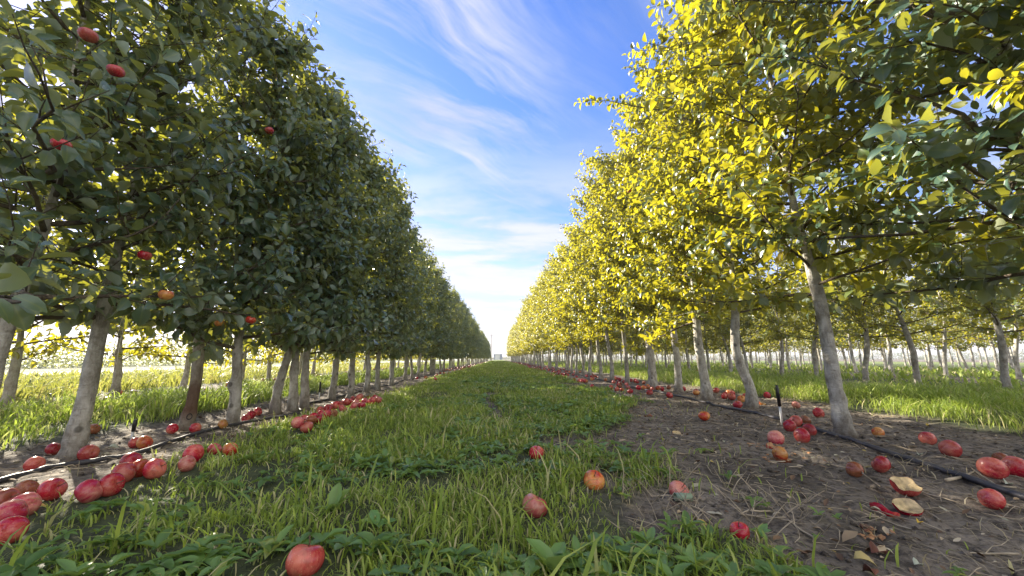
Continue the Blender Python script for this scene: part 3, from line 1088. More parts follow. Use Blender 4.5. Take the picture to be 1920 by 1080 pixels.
def strew(n, x0, x1, y0, y1, label, group, pw=1.0, cl=0.5):
    k = 0
    tries = 0
    while k < n and tries < n * 30:
        tries += 1
        x = rnd.uniform(x0, x1); y = y0 + (y1 - y0) * rnd.random() ** pw
        if float(vnoise(x * 1.7, y * 1.7, 31)) < cl * rnd.random() + 0.25:
            continue
        if any((x - a) ** 2 + (y - b) ** 2 < 0.0045 for a, b, c in apple_xy):
            continue
        put_apple(x, y, rnd.choices(['red', 'pink', 'orange', 'rot'], [6, 2, 2, 1])[0], label, group, rnd.uniform(0.033, 0.042))
        k += 1


strew(128, 1.4, 2.75, 5.0, 17, 'red apple among the many strewn on the soil under the distant right row', 'fallen apples under the right row', 1.35, 0.35)
strew(10, 2.5, 3.3, 3.4, 6, 'red apple lying beyond the pipe behind the right row trunks', 'apples behind the right row', 1.0, 0.1)
strew(28, -2.2, -1.35, 7.6, 18, 'small red apple strewn beside the distant left row trunks', 'fallen apples under the far left row', 1.3)
strew(20, -5.1, -3.9, 3.4, 8, 'red apple on the ground under the second left row, seen between trunks', 'fallen apples under the second left row', 1.2)
strew(12, 5.7, 7.2, 4.6, 12, 'tiny red apple on the ground under the rear right row', 'fallen apples under the rear right row', 1.3)


def far_apples(n, boxes, label):
    b = MB()
    for _ in range(n):
        x0, x1, y0, y1 = rnd.choice(boxes)
        x = rnd.uniform(x0, x1); y = y0 + (y1 - y0) * rnd.random() ** 1.5
        r = rnd.uniform(0.033, 0.042); z = hz(x, y) + r * 0.85
        b.tube([(x, y, z - r * 0.95), (x, y, z - r * 0.7), (x, y, z), (x, y, z + r * 0.65), (x, y, z + r * 0.9), (x, y, z + r * 0.75)],
               [r * 0.3, r * 0.75, r, r * 0.78, r * 0.4, r * 0.1], 8)
    tag(b.build('fallen_apples', M_red), label, 'apples', kind='stuff')


far_apples(420, [(1.45, 2.8, 17, 48), (1.45, 2.8, 17, 48), (-2.4, -1.35, 18, 45), (5.7, 7.2, 12, 40), (-5.1, -4.0, 8, 25)], 'countless small red apples strewn under the far tree rows')

# hanging apples: pixel and metres from the viewer along the row
hang = [(115, 271, -1.50, 'red', 'red apple hanging in the gap of bright sky at upper left'),
        (217, 133, -1.45, 'red', 'small bright red apple hanging high in the near left trees'),
        (165, 66, -1.45, 'red', 'red apple hanging highest in the left trees'),
        (311, 553, -1.38, 'orange', 'large orange-red apple hanging low between the stout and the stained trunk'),
        (470, 600, -1.40, 'orange', 'orange-red apple hanging low over the smooth grey trunk'),
        (271, 479, -1.60, 'red', 'dark red apple hanging in shade above the large low one'),
        (412, 606, -1.62, 'orange', 'small orange apple hanging left of the one over the smooth grey trunk'),
        (505, 245, -1.45, 'red', 'small dark red apple hanging at mid-height farther along the left row'),
        (1180, 358, 1.55, 'red', 'small red apple hanging among the golden leaves of the right row'),
        (1318, 360, 1.62, 'red', 'dark red apple hanging in the shaded lower part of the right row')]
for px, py, lx, kind, lab in hang:
    d = ray(px, py)
    t = (lx * 1.12) / d.x
    p = co.location + d * t
    put_apple(p.x, p.y, kind, lab, 'apples still hanging on the trees', 0.029, stem=True, tilt=(rnd.uniform(-.3, .3), rnd.uniform(-.3, .3), 0), z=p.z)


# split and crushed apples
def half_apple(loc, rot, label, r=0.042, skin=M_red, flesh=M_flesh, flat=1.0):
    o = empty('split_apple', loc)
    o.scale = (1, 1, flat)
    o.rotation_euler = rot
    b = MB(); n, m = 8, 20
    rd = random.Random(int(loc[0] * 1000))
    edge = [0.10 * math.sin(k * 0.94 + rd.random()) + 0.08 * math.sin(k * 1.57 + 1) + rd.uniform(-0.05, 0.05) for k in range(m)]
    for i in range(n + 1):
        t = math.pi / 2 * (1 - i / n)
        for k in range(m):
            a = 2 * math.pi * k / m
            z = -math.sin(t) * r + (edge[k] * r * (i / n) ** 3)
            b.v.append(Vector((math.cos(t) * r * math.cos(a), math.cos(t) * r * math.sin(a), z)))
    for i in range(n):
        for k in range(m):
            a_ = i * m + k; b_ = i * m + (k + 1) % m
            b.f.append((a_, b_, b_ + m, a_ + m))
    b.build('skin', skin, o)
    f = MB()
    for j, s in enumerate((0.985, 0.8, 0.5, 0.2)):
        for k in range(m):
            a = 2 * math.pi * k / m
            z = edge[k] * r * s ** 3 + (0.0 if j == 0 else rd.uniform(-0.22, 0.08)) * r - (0, 0.08, 0.22, 0.42)[j] * r
            f.v.append(Vector((s * r * math.cos(a), s * r * math.sin(a), z)))
    for j in range(3):
        for k in range(m):
            a_ = j * m + k; b_ = j * m + (k + 1) % m
            f.f.append((a_, b_, b_ + m, a_ + m))
    f.f.append(tuple(3 * m + k for k in range(m)))
    f.build('flesh', flesh, o)
    tag(o, label, 'apple', 'split and crushed apples')
    apple_xy.append((loc[0], loc[1], r))
    return o


def on(px, py, z=0.03):
    p = at(px, py, z)
    return (p.x, p.y, hz(p.x, p.y) + z)


half_apple(on(1697, 902, 0.04), (0.35, -0.15, 0.3), 'split red apple showing its cream flesh, in front of the pipe')
half_apple(on(1657, 943, 0.02), (0.35, 0.3, 1.0), 'crushed red apple half with a wrinkled skin, left of the torn cream one', 0.036, M_red, M_red, 0.9)
half_apple(on(1700, 940, 0.025), (0.28, -0.25, 0.2), 'torn apple half with cream inside above the yellow leaf', 0.036, flat=0.85)
half_apple(on(1468, 856, 0.012), (0.2, 0.3, 0.2), 'trampled brown apple pulp in front of the apple cluster', 0.038, M_rot, M_fleshb)
half_apple(on(1450, 838, 0.012), (0.3, -0.3, 1.2), 'flattened apple piece left of the cluster by the right stake', 0.033, M_red, M_fleshb)
half_apple(on(1215, 776, 0.012), (0.2, 0.3, 2.2), 'rotten squashed apple alone on soil left of the orange apple', 0.036, M_rot, M_fleshb)
half_apple(on(1270, 812, 0.012), (0.3, -0.2, 0.7), 'small apple piece with pale flesh on the soil below the orange apple', 0.03, M_orange, M_flesh)
half_apple(on(1430, 756, 0.02), (0.3, 0.3, 0.2), 'broken apple lying just right of the curved trunk foot', 0.033, M_orange, M_flesh)

pb = MB()
for px, py, n_ in ((1468, 853, 26), (1430, 838, 14), (1640, 1000, 12), (1222, 770, 14)):
    for _ in range(n_):
        p = at(px + rnd.gauss(0, 22), py + rnd.gauss(0, 6))
        z = hz(p.x, p.y) + 0.006; r = rnd.uniform(0.005, 0.014); n0 = len(pb.v)
        for k in range(7):
            a = k * 0.9
            pb.v.append(Vector((p.x + math.cos(a) * r * rnd.uniform(.6, 1.2), p.y + math.sin(a) * r * rnd.uniform(.6, 1.2), z + rnd.uniform(-.002, .006))))
        pb.v.append(Vector((p.x, p.y, z + r * 0.5)))
        for k in range(7):
            pb.f.append((n0 + k, n0 + (k + 1) % 7, n0 + 7))
tag(pb.build('apple_pulp', M_fleshb), 'trampled brown scraps of apple pulp on the right soil', 'pulp', kind='stuff')

# ---------------------------------------------------------------- turf
APX = np.array(apple_xy)


def blades(n, sampler, hmean, hsd, wmean, rng, thin=True, bend=0.5, clump=2.5):
    x, y = sampler(n)
    g = grass_mask(x, y)
    keep = rng.random(len(x)) < g ** 1.5 + 0.015
    # tufty: thin in places
    tf = np.clip((vnoise(x * clump, y * clump, 21) * 0.6 + vnoise(x * clump * 3, y * clump * 3, 22) * 0.4 - 0.5) * 1.5 + 0.5, 0, 1)
    keep &= rng.random(len(x)) < np.clip(0.25 + 1.5 * (tf - 0.2), 0.12, 1)
    x = x[keep]; y = y[keep]; tf = tf[keep]
    h = np.clip(rng.normal(hmean, hsd, len(x)), hmean * 0.3, hmean * 2.4) * (0.55 + 0.9 * tf)
    # apples press the grass down around and before them
    for a, b, r in APX[(APX[:, 1] < 5)]:
        d = np.hypot(x - a, y - b)
        u = np.hypot(a, b)
        fx, fy = -a / u, -b / u
        al = (x - a) * fx + (y - b) * fy
        ac = np.abs((x - a) * fy - (y - b) * fx)
        h = np.where(d < r * 1.05, 0.004, h)
        h = np.where((al > 0) & (al < 0.16) & (ac < r * 1.1), h * 0.55, h)
    m = len(x)
    z = height(x, y) - 0.004
    a = rng.uniform(0, 6.283, m)
    bd = rng.uniform(0.1, 1.0, m) * bend * h
    wv = wmean * rng.uniform(0.6, 1.5, m) * np.clip(h / hmean, 0.4, 1.3)
    dx, dy = np.cos(a), np.sin(a)
    fa = a + np.pi / 2 + rng.normal(0, 0.5, m)
    sx, sy = np.cos(fa), np.sin(fa)
    V = np.zeros((m, 7, 3))
    for j, (t, wf) in enumerate(((0, 0.7), (0.38, 1.0), (0.74, 0.75))):
        cxp = x + dx * bd * t ** 2; cyp = y + dy * bd * t ** 2; cz = z + h * (t - 0.25 * bend * t ** 2.4)
        for k, sgn in ((0, -1), (1, 1)):
            V[:, j * 2 + k, 0] = cxp + sgn * sx * wv * wf * 0.5
            V[:, j * 2 + k, 1] = cyp + sgn * sy * wv * wf * 0.5
            V[:, j * 2 + k, 2] = cz
    V[:, 6, 0] = x + dx * bd * 1.1; V[:, 6, 1] = y + dy * bd * 1.1; V[:, 6, 2] = z + h * (1 - 0.3 * bend)
    base = (np.arange(m) * 7)[:, None]
    F = np.array([0, 1, 3, 2, 2, 3, 5, 4, 4, 5, 6])[None] + base
    tot = np.tile([4, 4, 3], m)
    tint = np.clip(rng.random(m) * 0.85 + 0.22 * (vnoise(x * 1.2, y * 1.2, 41) - 0.35) + 0.12 * (tf < 0.35), 0, 1)
    return V.reshape(-1, 3), F.ravel(), tot, {'tint': np.repeat(tint, 7), 'along': np.tile([0, 0, .38, .38, .74, .74, 1.0], m)}


def make_grass(sets, mat, label):
    Vs, Fs, Ts, A, B_ = [], [], [], [], []
    off = 0
    for V, F, T, at_ in sets:
        Vs.append(V); Fs.append(F + off); Ts.append(T); A.append(at_['tint']); B_.append(at_['along'])
        off += len(V)
    T = np.concatenate(Ts)
    st = np.concatenate([[0], np.cumsum(T)[:-1]])
    me = np_mesh('grass', np.concatenate(Vs), np.concatenate(Fs), st, None, {'tint': np.concatenate(A), 'along': np.concatenate(B_)}, True, (mat,))
    o = link('grass', me)
    tag(o, label, 'grass', kind='stuff')
    return o


rng = np.random.default_rng(11)


def box_sampler(x0, x1, y0, y1, pw=1.0):
    def f(n):
        return rng.uniform(x0, x1, n), y0 + (y1 - y0) * rng.random(n) ** pw
    return f


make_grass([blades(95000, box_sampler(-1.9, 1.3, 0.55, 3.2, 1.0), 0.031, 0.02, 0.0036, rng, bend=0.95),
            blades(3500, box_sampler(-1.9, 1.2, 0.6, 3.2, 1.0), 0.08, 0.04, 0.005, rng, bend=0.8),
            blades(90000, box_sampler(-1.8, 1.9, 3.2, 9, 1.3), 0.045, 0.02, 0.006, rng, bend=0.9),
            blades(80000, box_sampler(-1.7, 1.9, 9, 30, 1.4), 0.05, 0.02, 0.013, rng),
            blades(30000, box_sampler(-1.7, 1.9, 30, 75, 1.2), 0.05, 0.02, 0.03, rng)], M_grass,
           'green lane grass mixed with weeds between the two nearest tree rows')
make_grass([blades(110000, box_sampler(3.1, 5.7, 0.8, 12, 1.3), 0.13, 0.045, 0.0045, rng, bend=1.1),
            blades(30000, box_sampler(3.1, 5.7, 12, 50, 1.4), 0.12, 0.04, 0.02, rng, bend=0.9),
            blades(45000, box_sampler(7.2, 20, 3, 50, 1.4), 0.14, 0.05, 0.03, rng, bend=0.9)], M_grass,
           'taller lush grass strips behind the right row and between the rear rows')
make_grass([blades(60000, box_sampler(-4.2, -2.5, 1.2, 12, 1.4), 0.085, 0.05, 0.006, rng, bend=0.8),
            blades(15000, box_sampler(-4.2, -2.5, 12, 40, 1.4), 0.12, 0.04, 0.02, rng, bend=0.8)], M_grass,
           'grass strip between the left row and the second left row')
make_grass([blades(60000, box_sampler(-10.3, -5.0, 2, 30, 1.5), 0.16, 0.05, 0.014, rng, bend=0.8)], M_grassY,
           'sunlit yellow-green meadow beyond the second left row')

# broad-leaved weeds in the turf
def weeds(n, sampler, lmin, lmax, seed):
    rg = np.random.default_rng(seed)
    x, y = sampler(n)
    g = grass_mask(x, y)
    k = (rg.random(n) < g * np.clip(0.25 + (x + 1.1) * 1.1, 0.12, 1) + 0.02) & (vnoise(x * 1.6, y * 1.6, 55) > 0.36)
    for a, b, r in APX[(APX[:, 1] < 5)]:
        k &= np.hypot(x - a, y - b) > r + 0.05
        u = np.hypot(a, b)
        al = -(x - a) * a / u - (y - b) * b / u
        ac = np.abs((x - a) * b / u - (y - b) * a / u)
        k &= ~((al > 0) & (al < 0.14) & (ac < r + 0.02))
    x, y = x[k], y[k]
    P, D, N, L, T = [], [], [], [], []
    for xi, yi, zi in zip(x, y, height(x, y)):
        m = rg.integers(4, 9)
        a0 = rg.uniform(0, 6.28)
        L0 = rg.uniform(lmin, lmax)
        t0 = rg.random()
        upr = rg.uniform(0.25, 1.3)
        for j in range(m):
            a = a0 + 6.283 * j / m + rg.normal(0, .3)
            d = np.array([np.cos(a), np.sin(a), upr * rg.uniform(0.5, 1.3)])
            P.append((xi, yi, zi + 0.004 + L0 * 0.28)); D.append(d)
            N.append((-np.cos(a) * upr, -np.sin(a) * upr, 1.0))
            L.append(L0 * rg.uniform(0.6, 1.15)); T.append(np.clip(t0 + rg.normal(0, .15), 0, 1))
    return np.array(P), np.array(D), np.array(N), np.array(L), np.array(T)


ws = [weeds(2300, box_sampler(-1.5, 1.1, 0.75, 3.4, 1.1), 0.028, 0.06, 61),
      weeds(2600, box_sampler(-1.6, 1.6, 3.4, 10, 1.3), 0.04, 0.08, 62),
      weeds(3000, box_sampler(-1.5, 1.1, 0.75, 3.4, 1.1), 0.014, 0.03, 63)]
cat_ = [np.concatenate([s_[i] for s_ in ws]) for i in range(5)]
rgw = np.random.default_rng(8)
me = leaf_mesh('weeds', M_weed, *cat_[:4], rgw, tint=cat_[4], curl=rgw.uniform(0.1, 0.7, len(cat_[0])), wid=0.75)
tag(link('weeds', me), 'low broad-leaved weeds growing through the lane grass', 'weeds', kind='stuff')

# leaf litter, twigs on the bare strips
def litter(n, sampler, lmin, lmax, seed, name, mat, label):
    rg = np.random.default_rng(seed)
    x, y = sampler(n)
    g = grass_mask(x, y)
    k = (rg.random(n) < (1.08 - g) * (0.25 + 1.2 * vnoise(x * 2, y * 2, 71)))
    x, y = x[k], y[k]
    m = len(x)
    a = rg.uniform(0, 6.283, m)
    P = np.stack([x, y, height(x, y) + 0.006], 1)
    D = np.stack([np.cos(a), np.sin(a), rg.normal(0, .15, m)], 1)
    N = np.stack([rg.normal(0, .35, m), rg.normal(0, .35, m), np.ones(m)], 1)
    L = rg.uniform(lmin, lmax, m)
    V, lo, st, at_ = leaf_arrays(P, D, N, L, rg, curl=rg.uniform(-0.5, 0.3, m), fold=rg.uniform(0.1, 1.0, m), wid=0.9)
    o = link(name, np_mesh(name, V, lo, st, None, at_, True, (mat,)))
    tag(o, label, 'leaf litter', kind='stuff')


def two_sampler(n):
    h_ = int(n * 0.72)
    x = np.concatenate([rng.uniform(0.4, 3.6, h_), rng.uniform(-2.8, -1.4, n - h_)])
    y = 0.7 + 9 * rng.random(n) ** 1.5
    return x, y


litter(4200, two_sampler, 0.010, 0.036, 81, 'leaf_litter', M_litter, 'dry curled leaves and scraps scattered over the bare soil strips')
tw = MB()
for i in range(2600):
    x = rnd.uniform(0.5, 3.5) if i % 4 else rnd.uniform(-2.7, -1.5)
    y = 0.75 + 6 * rnd.random() ** 1.5
    if float(grass_mask(x, y)) > 0.6:
        continue
    a = rnd.uniform(0, 6.28); ln = rnd.uniform(0.03, 0.16); bend = rnd.gauss(0, .25)
    pts = []
    for k in range(4):
        t = k / 3
        aa = a + bend * t
        xx = x + math.cos(aa) * ln * t; yy = y + math.sin(aa) * ln * t
        pts.append((xx, yy, hz(xx, yy) + 0.004 + 0.008 * rnd.random()))
    r = rnd.choice((0.0007, 0.0009, 0.0009, 0.0013, 0.0013, 0.0028))
    tw.tube(pts, [r, r, r * .8, r * .5], 4, False)
tag(tw.build('twig_litter', M_drytwig), 'fine twigs and straw scattered over the bare soil strips', 'twigs', kind='stuff')
# clods and crumbs of earth
cd = MB()
for i in range(5000):
    x = rnd.uniform(0.5, 3.5) if i % 5 else rnd.uniform(-2.6, -1.5)
    y = 0.75 + 5 * rnd.random() ** 1.5
    if float(grass_mask(x, y)) > 0.6:
        continue
    r = 0.0025 + 0.012 * rnd.random() ** 3
    z = hz(x, y)
    n0 = len(cd.v)
    for dx, dy, dz in ((1, 0, 0), (-1, 0, 0), (0, 1, 0), (0, -1, 0), (0, 0, 0.8), (0, 0, -0.6)):
        cd.v.append(Vector((x + (dx + rnd.gauss(0, .25)) * r, y + (dy + rnd.gauss(0, .25)) * r, z + (dz + 0.2) * r)))
    for f in ((0, 2, 4), (2, 1, 4), (1, 3, 4), (3, 0, 4), (2, 0, 5), (1, 2, 5), (3, 1, 5), (0, 3, 5)):
        cd.f.append(tuple(n0 + q for q in f))
tag(cd.build('dirt_clods', M_ground, None, True), 'small crumbs and clods of earth on the bare soil', 'dirt', kind='stuff')

# dead weed stalks at the soil edge
ds = MB()
for i in range(80):
    p = at(rnd.uniform(1150, 1520), rnd.uniform(900, 1010))
    x, y = p.x, p.y
    h_ = rnd.uniform(0.03, 0.11)
    a = rnd.uniform(0, 6.28)
    z = hz(x, y)
    tip = Vector((x + math.cos(a) * h_ * 0.9, y + math.sin(a) * h_ * 0.9, z + h_ * 0.75))
    mid = Vector((x, y, z)).lerp(tip, 0.5) + Vector((rnd.gauss(0, .004), rnd.gauss(0, .004), 0))
    ds.tube([(x, y, z - .01), mid, tip], [0.0018, 0.0013, 0.0007], 4, False)
    if i % 2:
        ds.tube([mid, mid + Vector((rnd.gauss(0, .02), rnd.gauss(0, .02), 0.025))], [0.001, 0.0006], 3, False)
tag(ds.build('dead_stalks', M_drytwig), 'dead brown weed stalks along the right edge of the lane grass', 'weeds', kind='stuff')

# ---------------------------------------------------------------- pipes, stakes, wires and small things
def pipe(pxs, far_x, label, r=0.011, zoff=0.012, ymax=60):
    pts = []
    for px, py in pxs:
        p = at(px, py, 0.02)
        pts.append(Vector((p.x, p.y, hz(p.x, p.y) + zoff)))
    y = pts[-1].y + 0.5
    while y < ymax:
        x = far_x + rnd.gauss(0, .03)
        pts.append(Vector((x, y, hz(x, y) + zoff)))
        y += 0.6 if y < 12 else 3
    # smooth
    fine = []
    for i in range(len(pts) - 1):
        p0, p1, p2, p3 = pts[max(i - 1, 0)], pts[i], pts[i + 1], pts[min(i + 2, len(pts) - 1)]
        for k in range(6):
            t = k / 6
            q_ = 0.5 * ((2 * p1) + (p2 - p0) * t + (2 * p0 - 5 * p1 + 4 * p2 - p3) * t * t + (3 * p1 - p0 - 3 * p2 + p3) * t ** 3)
            q_.z = max(q_.z, hz(q_.x, q_.y) + zoff * 0.8)
            fine.append(q_)
    o = MB().tube(fine, [r] * len(fine), 10).build('irrigation_pipe', M_hose)
    return tag(o, label, 'irrigation pipe', 'irrigation pipes along the rows')


pipe([(2250, 1010), (2050, 955), (1920, 925), (1820, 893), (1720, 862), (1640, 835), (1570, 815), (1500, 795), (1440, 778), (1390, 770), (1340, 757), (1290, 745), (1240, 735), (1190, 725)], 2.25,
     'thick dark pipe lying along the foot of the right row', 0.0125)
pipe([(-60, 915), (110, 871), (240, 848), (340, 817), (450, 793), (560, 772)], -2.0,
     'dark pipe lying along the foot of the left row')


def stake(px, py, hpx, label, w=0.0085):
    p = at(px, py)
    depth = p.y * math.cos(PITCH)
    h_ = hpx * depth / F_PX
    z = hz(p.x, p.y)
    o = empty('sprinkler_stake', (p.x, p.y, z))
    o.rotation_euler = (rnd.gauss(0, .04), rnd.gauss(0, .04), rnd.uniform(0, 3))
    MB().tube([(0, 0, -0.03), (0, 0, h_ * 0.5)], [w * 0.8, w * 0.8], 10).build('post', M_white, o)
    MB().tube([(0, 0, h_ * 0.46), (0, 0, h_ * 0.93), (0, 0, h_ * 0.95), (0, 0, h_)], [w * 1.15, w * 1.15, w * 0.9, w * 0.9], 10).build('cap', M_black, o)
    tag(o, label, 'stake', 'sprinkler stakes beside the pipes')


stake(1467, 797, 72, 'black-topped white stake standing in the apple cluster by the right pipe', 0.010)
stake(246, 828, 38, 'short black stake right of the stout grey trunk on the left')
stake(598, 752, 34, 'slim black-topped stake behind the heap of left apples')
stake(90, 768, 28, 'black-topped stake in front of the second left row, at the far left')
stake(1790, 690, 22, 'tiny dark stake in the grass between the rear right rows')

# trellis wires
for x, z, lab in ((LX + 0.03, 1.0, 'thin trellis wire strung along the left row at branch height'), (RX - 0.03, 1.02, 'thin trellis wire strung along the right row at branch height'),
                  (6.42, 1.0, 'thin trellis wire strung along the rear right row')):
    pts = [(x, y, z - 0.01 * math.sin(y * 1.1)) for y in np.arange(-2, 40, 0.8)]
    o = MB().tube(pts, [0.0016] * len(pts), 5).build('trellis_wire', M_steel)
    tag(o, lab, 'wire', 'trellis wires')

# twine
d = ray(236, 560); t = 2.1 / d.y
p0 = co.location + d * t
tb2 = MB()
for k in range(2):
    pts = [(p0.x + 0.012 * k + 0.012 * math.sin(i * 0.9 + k * 2), p0.y + 0.01 * math.cos(i * 1.3 + k), p0.z + 0.08 - i * 0.05 - 0.02 * k) for i in range(10)]
    tb2.tube(pts, [0.0014] * 10, 5)
tag(tb2.build('twine', M_twine), 'frayed white twine hanging from the left tree beside the stout trunk', 'twine')

def fallen_twig(pxs, r, label):
    pts = [Vector(on(px, py, 0.008)) for px, py in pxs]
    for p_ in pts:
        p_.z += rnd.uniform(0, 0.01)
    b = MB().tube(pts, [r * (1 - 0.6 * i / len(pts)) for i in range(len(pts))], 6)
    m_ = pts[len(pts) // 2]
    b.tube([m_, m_ + Vector((0.03, 0.05, 0.02)), m_ + Vector((0.05, 0.08, 0.015))], [r * .6, r * .5, r * .3], 5)
    tag(b.build('fallen_twig', M_drytwig), label, 'twig', 'fallen twigs on the right soil')


fallen_twig([(1560, 872), (1595, 880), (1620, 893), (1650, 912)], 0.0028, 'pale crooked twig below the small shrivelled apple')
fallen_twig([(1775, 905), (1800, 895), (1830, 890), (1870, 908), (1905, 912)], 0.006, 'forked grey twig lying across the pipe at the right')
fallen_twig([(1580, 785), (1640, 797), (1700, 810), (1740, 813)], 0.0035, 'long thin twig behind the leaning pale trunk foot')

# dry straw at the ragged edge between turf and soil
_gm = grass_mask
def grass_mask_edge(x, y):
    g = _gm(x, y)
    return np.clip(1.6 * (1 - np.abs(g - 0.45) * 2), 0, 1)
grass_mask = grass_mask_edge
M_straw = grass_material('straw', (0.26, 0.21, 0.12), (0.42, 0.36, 0.22), (0.5, 0.44, 0.3), (0.5, 0.4, 0.2))
st_ = [blades(26000, box_sampler(0.2, 2.0, 0.75, 7, 1.3), 0.035, 0.02, 0.0022, rng, bend=1.6),
       blades(8000, box_sampler(-1.9, -1.2, 0.9, 7, 1.3), 0.035, 0.02, 0.0022, rng, bend=1.6)]
grass_mask = _gm
so_ = make_grass(st_, M_straw, 'dry straw and dead grass where the lane turf meets bare soil')
so_.name = 'dry_grass'

# the green plastic tube in the weeds
p = Vector(on(1281, 934, 0.012))
b = MB()
n = 14
for s_, r in ((-1, .013), (1, .013), (1, .011), (-1, .011)):
    for k in range(n):
        a = 2 * math.pi * k / n
        b.v.append(Vector((s_ * 0.028, r * math.cos(a), r * math.sin(a))))
for j in range(4):
    for k in range(n):
        a_ = j * n + k; b_ = j * n + (k + 1) % n
        c_ = ((j + 1) % 4) * n + k; d_ = ((j + 1) % 4) * n + (k + 1) % n
        b.f.append((a_, b_, d_, c_))
o = b.build('plastic_tube', M_green)
o.location = p; o.rotation_euler = (0, 0.05, 0.05)
tag(o, 'short faded green plastic tube below the pale pink apple', 'tube')


def single_leaf(px, py, L, mat, rz, label, name='fallen_leaf', curl=0.55, fold=1.1, lift=0.012):
    x, y, z = on(px, py, 0.01)
    rg = np.random.default_rng(int(px))
    V, lo, st, at_ = leaf_arrays(np.zeros((1, 3)), np.array([[1.0, 0, 0.25]]), np.array([[0, -0.35, 1.0]]), np.array([L * 0.8]), rg, curl=np.array([curl]), fold=np.array([fold]))
    me = np_mesh(name, V, lo, st, None, at_, True, (mat,))
    o = link(name, me, None, (x, y, z + lift - 0.008))
    o.rotation_euler = (0, 0, rz)
    m = o.modifiers.new('thickness', 'SOLIDIFY'); m.thickness = 0.0006
    tag(o, label, 'leaf', 'single fallen leaves on the soil')


single_leaf(1720, 977, 0.036, M_yellow, 0.4, 'bright yellow fallen leaf on the right soil')
single_leaf(1578, 1008, 0.06, M_litter, 0.1, 'curled tan leaf at the left of the brown leaves on the right soil', curl=-.3)
single_leaf(1622, 998, 0.06, M_brownleaf, 0.8, 'dark brown leaf behind the reddish leaf on the right soil')
single_leaf(1632, 1026, 0.07, M_brownleaf, 0.2, 'broad reddish brown leaf in the middle of the leaf patch, right soil')
single_leaf(1600, 1044, 0.06, M_litter, -0.4, 'tan leaf in front of the reddish brown leaf, right soil')
single_leaf(1712, 1048, 0.04, M_paleleaf, 0.2, 'small whitish leaf near the bottom of the right soil')
single_leaf(1722, 855, 0.06, M_paleleaf, 0.5, 'pale green leaf beyond the pipe below the red apple with stem up')
single_leaf(203, 838, 0.06, M_paleleaf, 0.3, 'whitish torn leaf beside the pipe behind the left foreground apples')
single_leaf(1885, 906, 0.06, M_paleleaf, 0.3, 'whitish torn leaf on the pipe at the right edge')
single_leaf(1640, 1072, 0.05, M_brownleaf, 1.2, 'dark leaf at the bottom edge of the photo on the right soil')

# bright broad weed plants at the bottom of the photo
def weed_plant(px, py, L, label, seed, n=6, upr=0.9):
    x, y, z = on(px, py, 0.0)
    rg = np.random.default_rng(seed)
    P = np.zeros((n, 3)); a = np.arange(n) * 6.283 / n + rg.normal(0, .3, n)
    D = np.stack([np.cos(a), np.sin(a), upr * rg.uniform(.6, 1.3, n)], 1)
    N = np.stack([-np.cos(a) * upr, -np.sin(a) * upr, np.ones(n)], 1)
    L *= 0.62
    me = leaf_mesh('weed_plant', M_weed, P, D, N, L * rg.uniform(.7, 1.1, n), rg, wid=0.8, tint=rg.uniform(.5, 1, n))
    tag(link('weed_plant', me, None, (x, y, z + 0.004)), label, 'weed', 'broad-leaved weed plants')


weed_plant(420, 1075, 0.10, 'yellow-green broad weed at the bottom edge, left of the pink apple', 1, 6, 0.5)
weed_plant(620, 985, 0.13, 'tall tongue-leaved weed above and right of the bottom pink apple', 2, 7, 1.6)
weed_plant(705, 1010, 0.10, 'bright round-leaved weed right of the tongue-leaved weed', 3, 6, 0.9)
weed_plant(1035, 1075, 0.14, 'upright pale green dock plant at the bottom middle', 4, 6, 1.5)
weed_plant(940, 1040, 0.09, 'pale grey-green weed left of the dock plant at the bottom', 5, 6, 0.6)
weed_plant(1425, 1005, 0.07, 'small yellow-green weed in dead stalks at the soil edge', 6, 6, 0.9)
weed_plant(1180, 915, 0.06, 'little green weed on soil right of the yellow-orange apple', 7, 6, 0.8)

# ---------------------------------------------------------------- far end of the lane
M_pole = plain_mat('weathered_pole', (0.45, 0.42, 0.40), 0.8)
d = ray(921, 640); t = 78 / d.y
o = empty('utility_pole', (d.x * t, 78, 0))
MB().tube([(0, 0, -0.2), (0, 0, 5.6)], [0.15, 0.10], 10).build('pole', M_pole, o)
MB().tube([(-0.75, 0, 5.2), (0.75, 0, 5.2)], [0.05, 0.05], 6).build('crossarm', M_pole, o)
tag(o, 'slim pale utility pole at the far end of the lane', 'utility pole')
M_shed = plain_mat('blue_grey_sheet', (0.16, 0.21, 0.30), 0.6, 0.1, 2)
M_shedroof = plain_mat('white_roof', (0.4, 0.43, 0.48), 0.6, 0.1, 2)
sh = empty('farm_shed', (-0.2, 130, 0))
MB().box((-1.5, 0, -0.2), (1.5, 5, 1.9)).build('wall', M_shed, sh, False)
b = MB()
b.v = [Vector(p) for p in ((-1.7, -0.3, 1.9), (1.7, -0.3, 1.9), (1.7, 5.3, 1.9), (-1.7, 5.3, 1.9), (-1.7, 2.5, 2.5), (1.7, 2.5, 2.5))]
b.f = [(0, 1, 5, 4), (2, 3, 4, 5), (1, 2, 5), (3, 0, 4), (3, 2, 1, 0)]
b.build('roof', M_shedroof, sh, False)
MB().box((-1, -0.06, -0.1), (0.6, 0.02, 1.9)).build('door', M_white, sh, False)
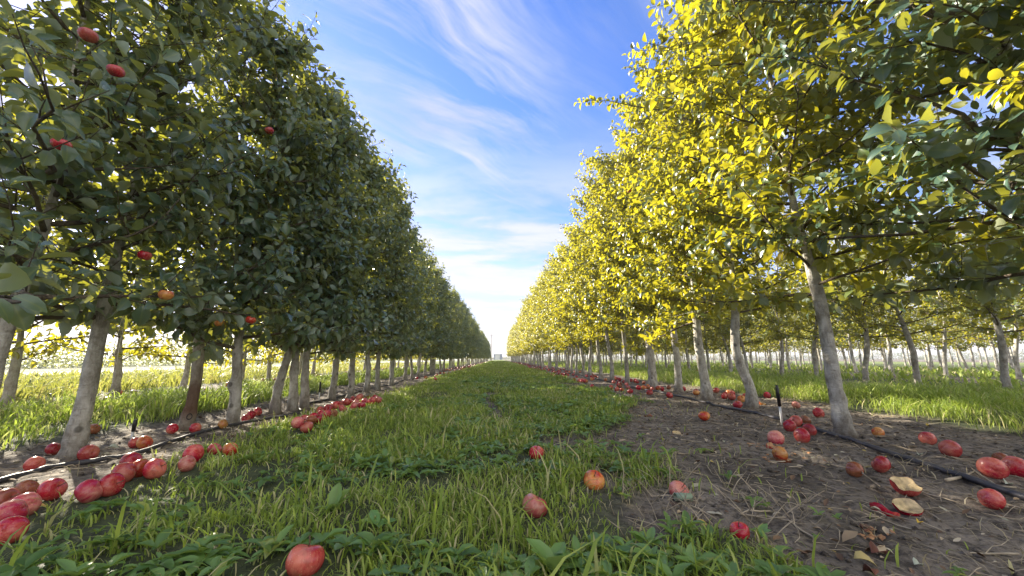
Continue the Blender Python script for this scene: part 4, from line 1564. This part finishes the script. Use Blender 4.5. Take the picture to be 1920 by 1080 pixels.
tag(sh, 'low blue-grey farm shed with a pale roof at the end of the lane', 'shed')

# distant hedge line on the left and far treeline
def treeline(pts, h_, label, seed, mat, nper=1600, leaf=0.5):
    rg = np.random.default_rng(seed)
    P, D, N, L = [], [], [], []
    for (x0, y0), (x1, y1) in zip(pts[:-1], pts[1:]):
        ln = math.hypot(x1 - x0, y1 - y0)
        n = int(ln * nper / 30)
        t = rg.random(n)
        hx = 1 + 0.4 * np.sin(t * ln * 0.35) + 0.25 * np.sin(t * ln * 0.93 + 1)
        P.append(np.stack([x0 + (x1 - x0) * t + rg.normal(0, 1, n), y0 + (y1 - y0) * t + rg.normal(0, 1, n), rg.random(n) * h_ * hx], 1))
    P = np.concatenate(P); m = len(P)
    D = rg.normal(0, 1, (m, 3)); N = rg.normal(0, .6, (m, 3)) + np.array([0, 0, 1])
    me = leaf_mesh('treeline', mat, P, D, N, rg.uniform(leaf * .6, leaf * 1.3, m), rg)
    tag(link('treeline', me), label, 'trees', kind='stuff')


treeline([(-22, 8), (-24, 60), (-30, 130)], 1.7, 'dark hedge line beyond the gravel track on the far left', 91, M_leafL, 14000, 0.13)
treeline([(-60, 170), (-12, 190)], 5, 'distant line of trees closing the view behind the left rows', 92, M_leafL, 5000, 0.4)
treeline([(-14, 200), (16, 200)], 1.6, 'thin far line of trees low across the end of the lane', 94, M_leafL, 4000, 0.4)
treeline([(14, 190), (160, 150), (170, 20)], 2.2, 'low distant line of trees behind the rear right rows', 93, M_leafL, 3000, 0.4)

# ---------------------------------------------------------------- the air
m = bpy.data.materials.new('air')
m.use_nodes = True
t = NT(m.node_tree)
v = t.n('ShaderNodeVolumePrincipled', in_Density=0.0018, in_Anisotropy=0.3)
v.inputs['Color'].default_value = (0.95, 0.95, 1.0, 1)
o_ = t.n('ShaderNodeOutputMaterial')
t.l(v.outputs[0], o_.inputs['Volume'])
tag(MB().box((-905, -65, -1.1), (905, 905, 14)).build('haze', m, None, False), 'thin bright haze softening the far end of the rows', 'haze', kind='stuff')
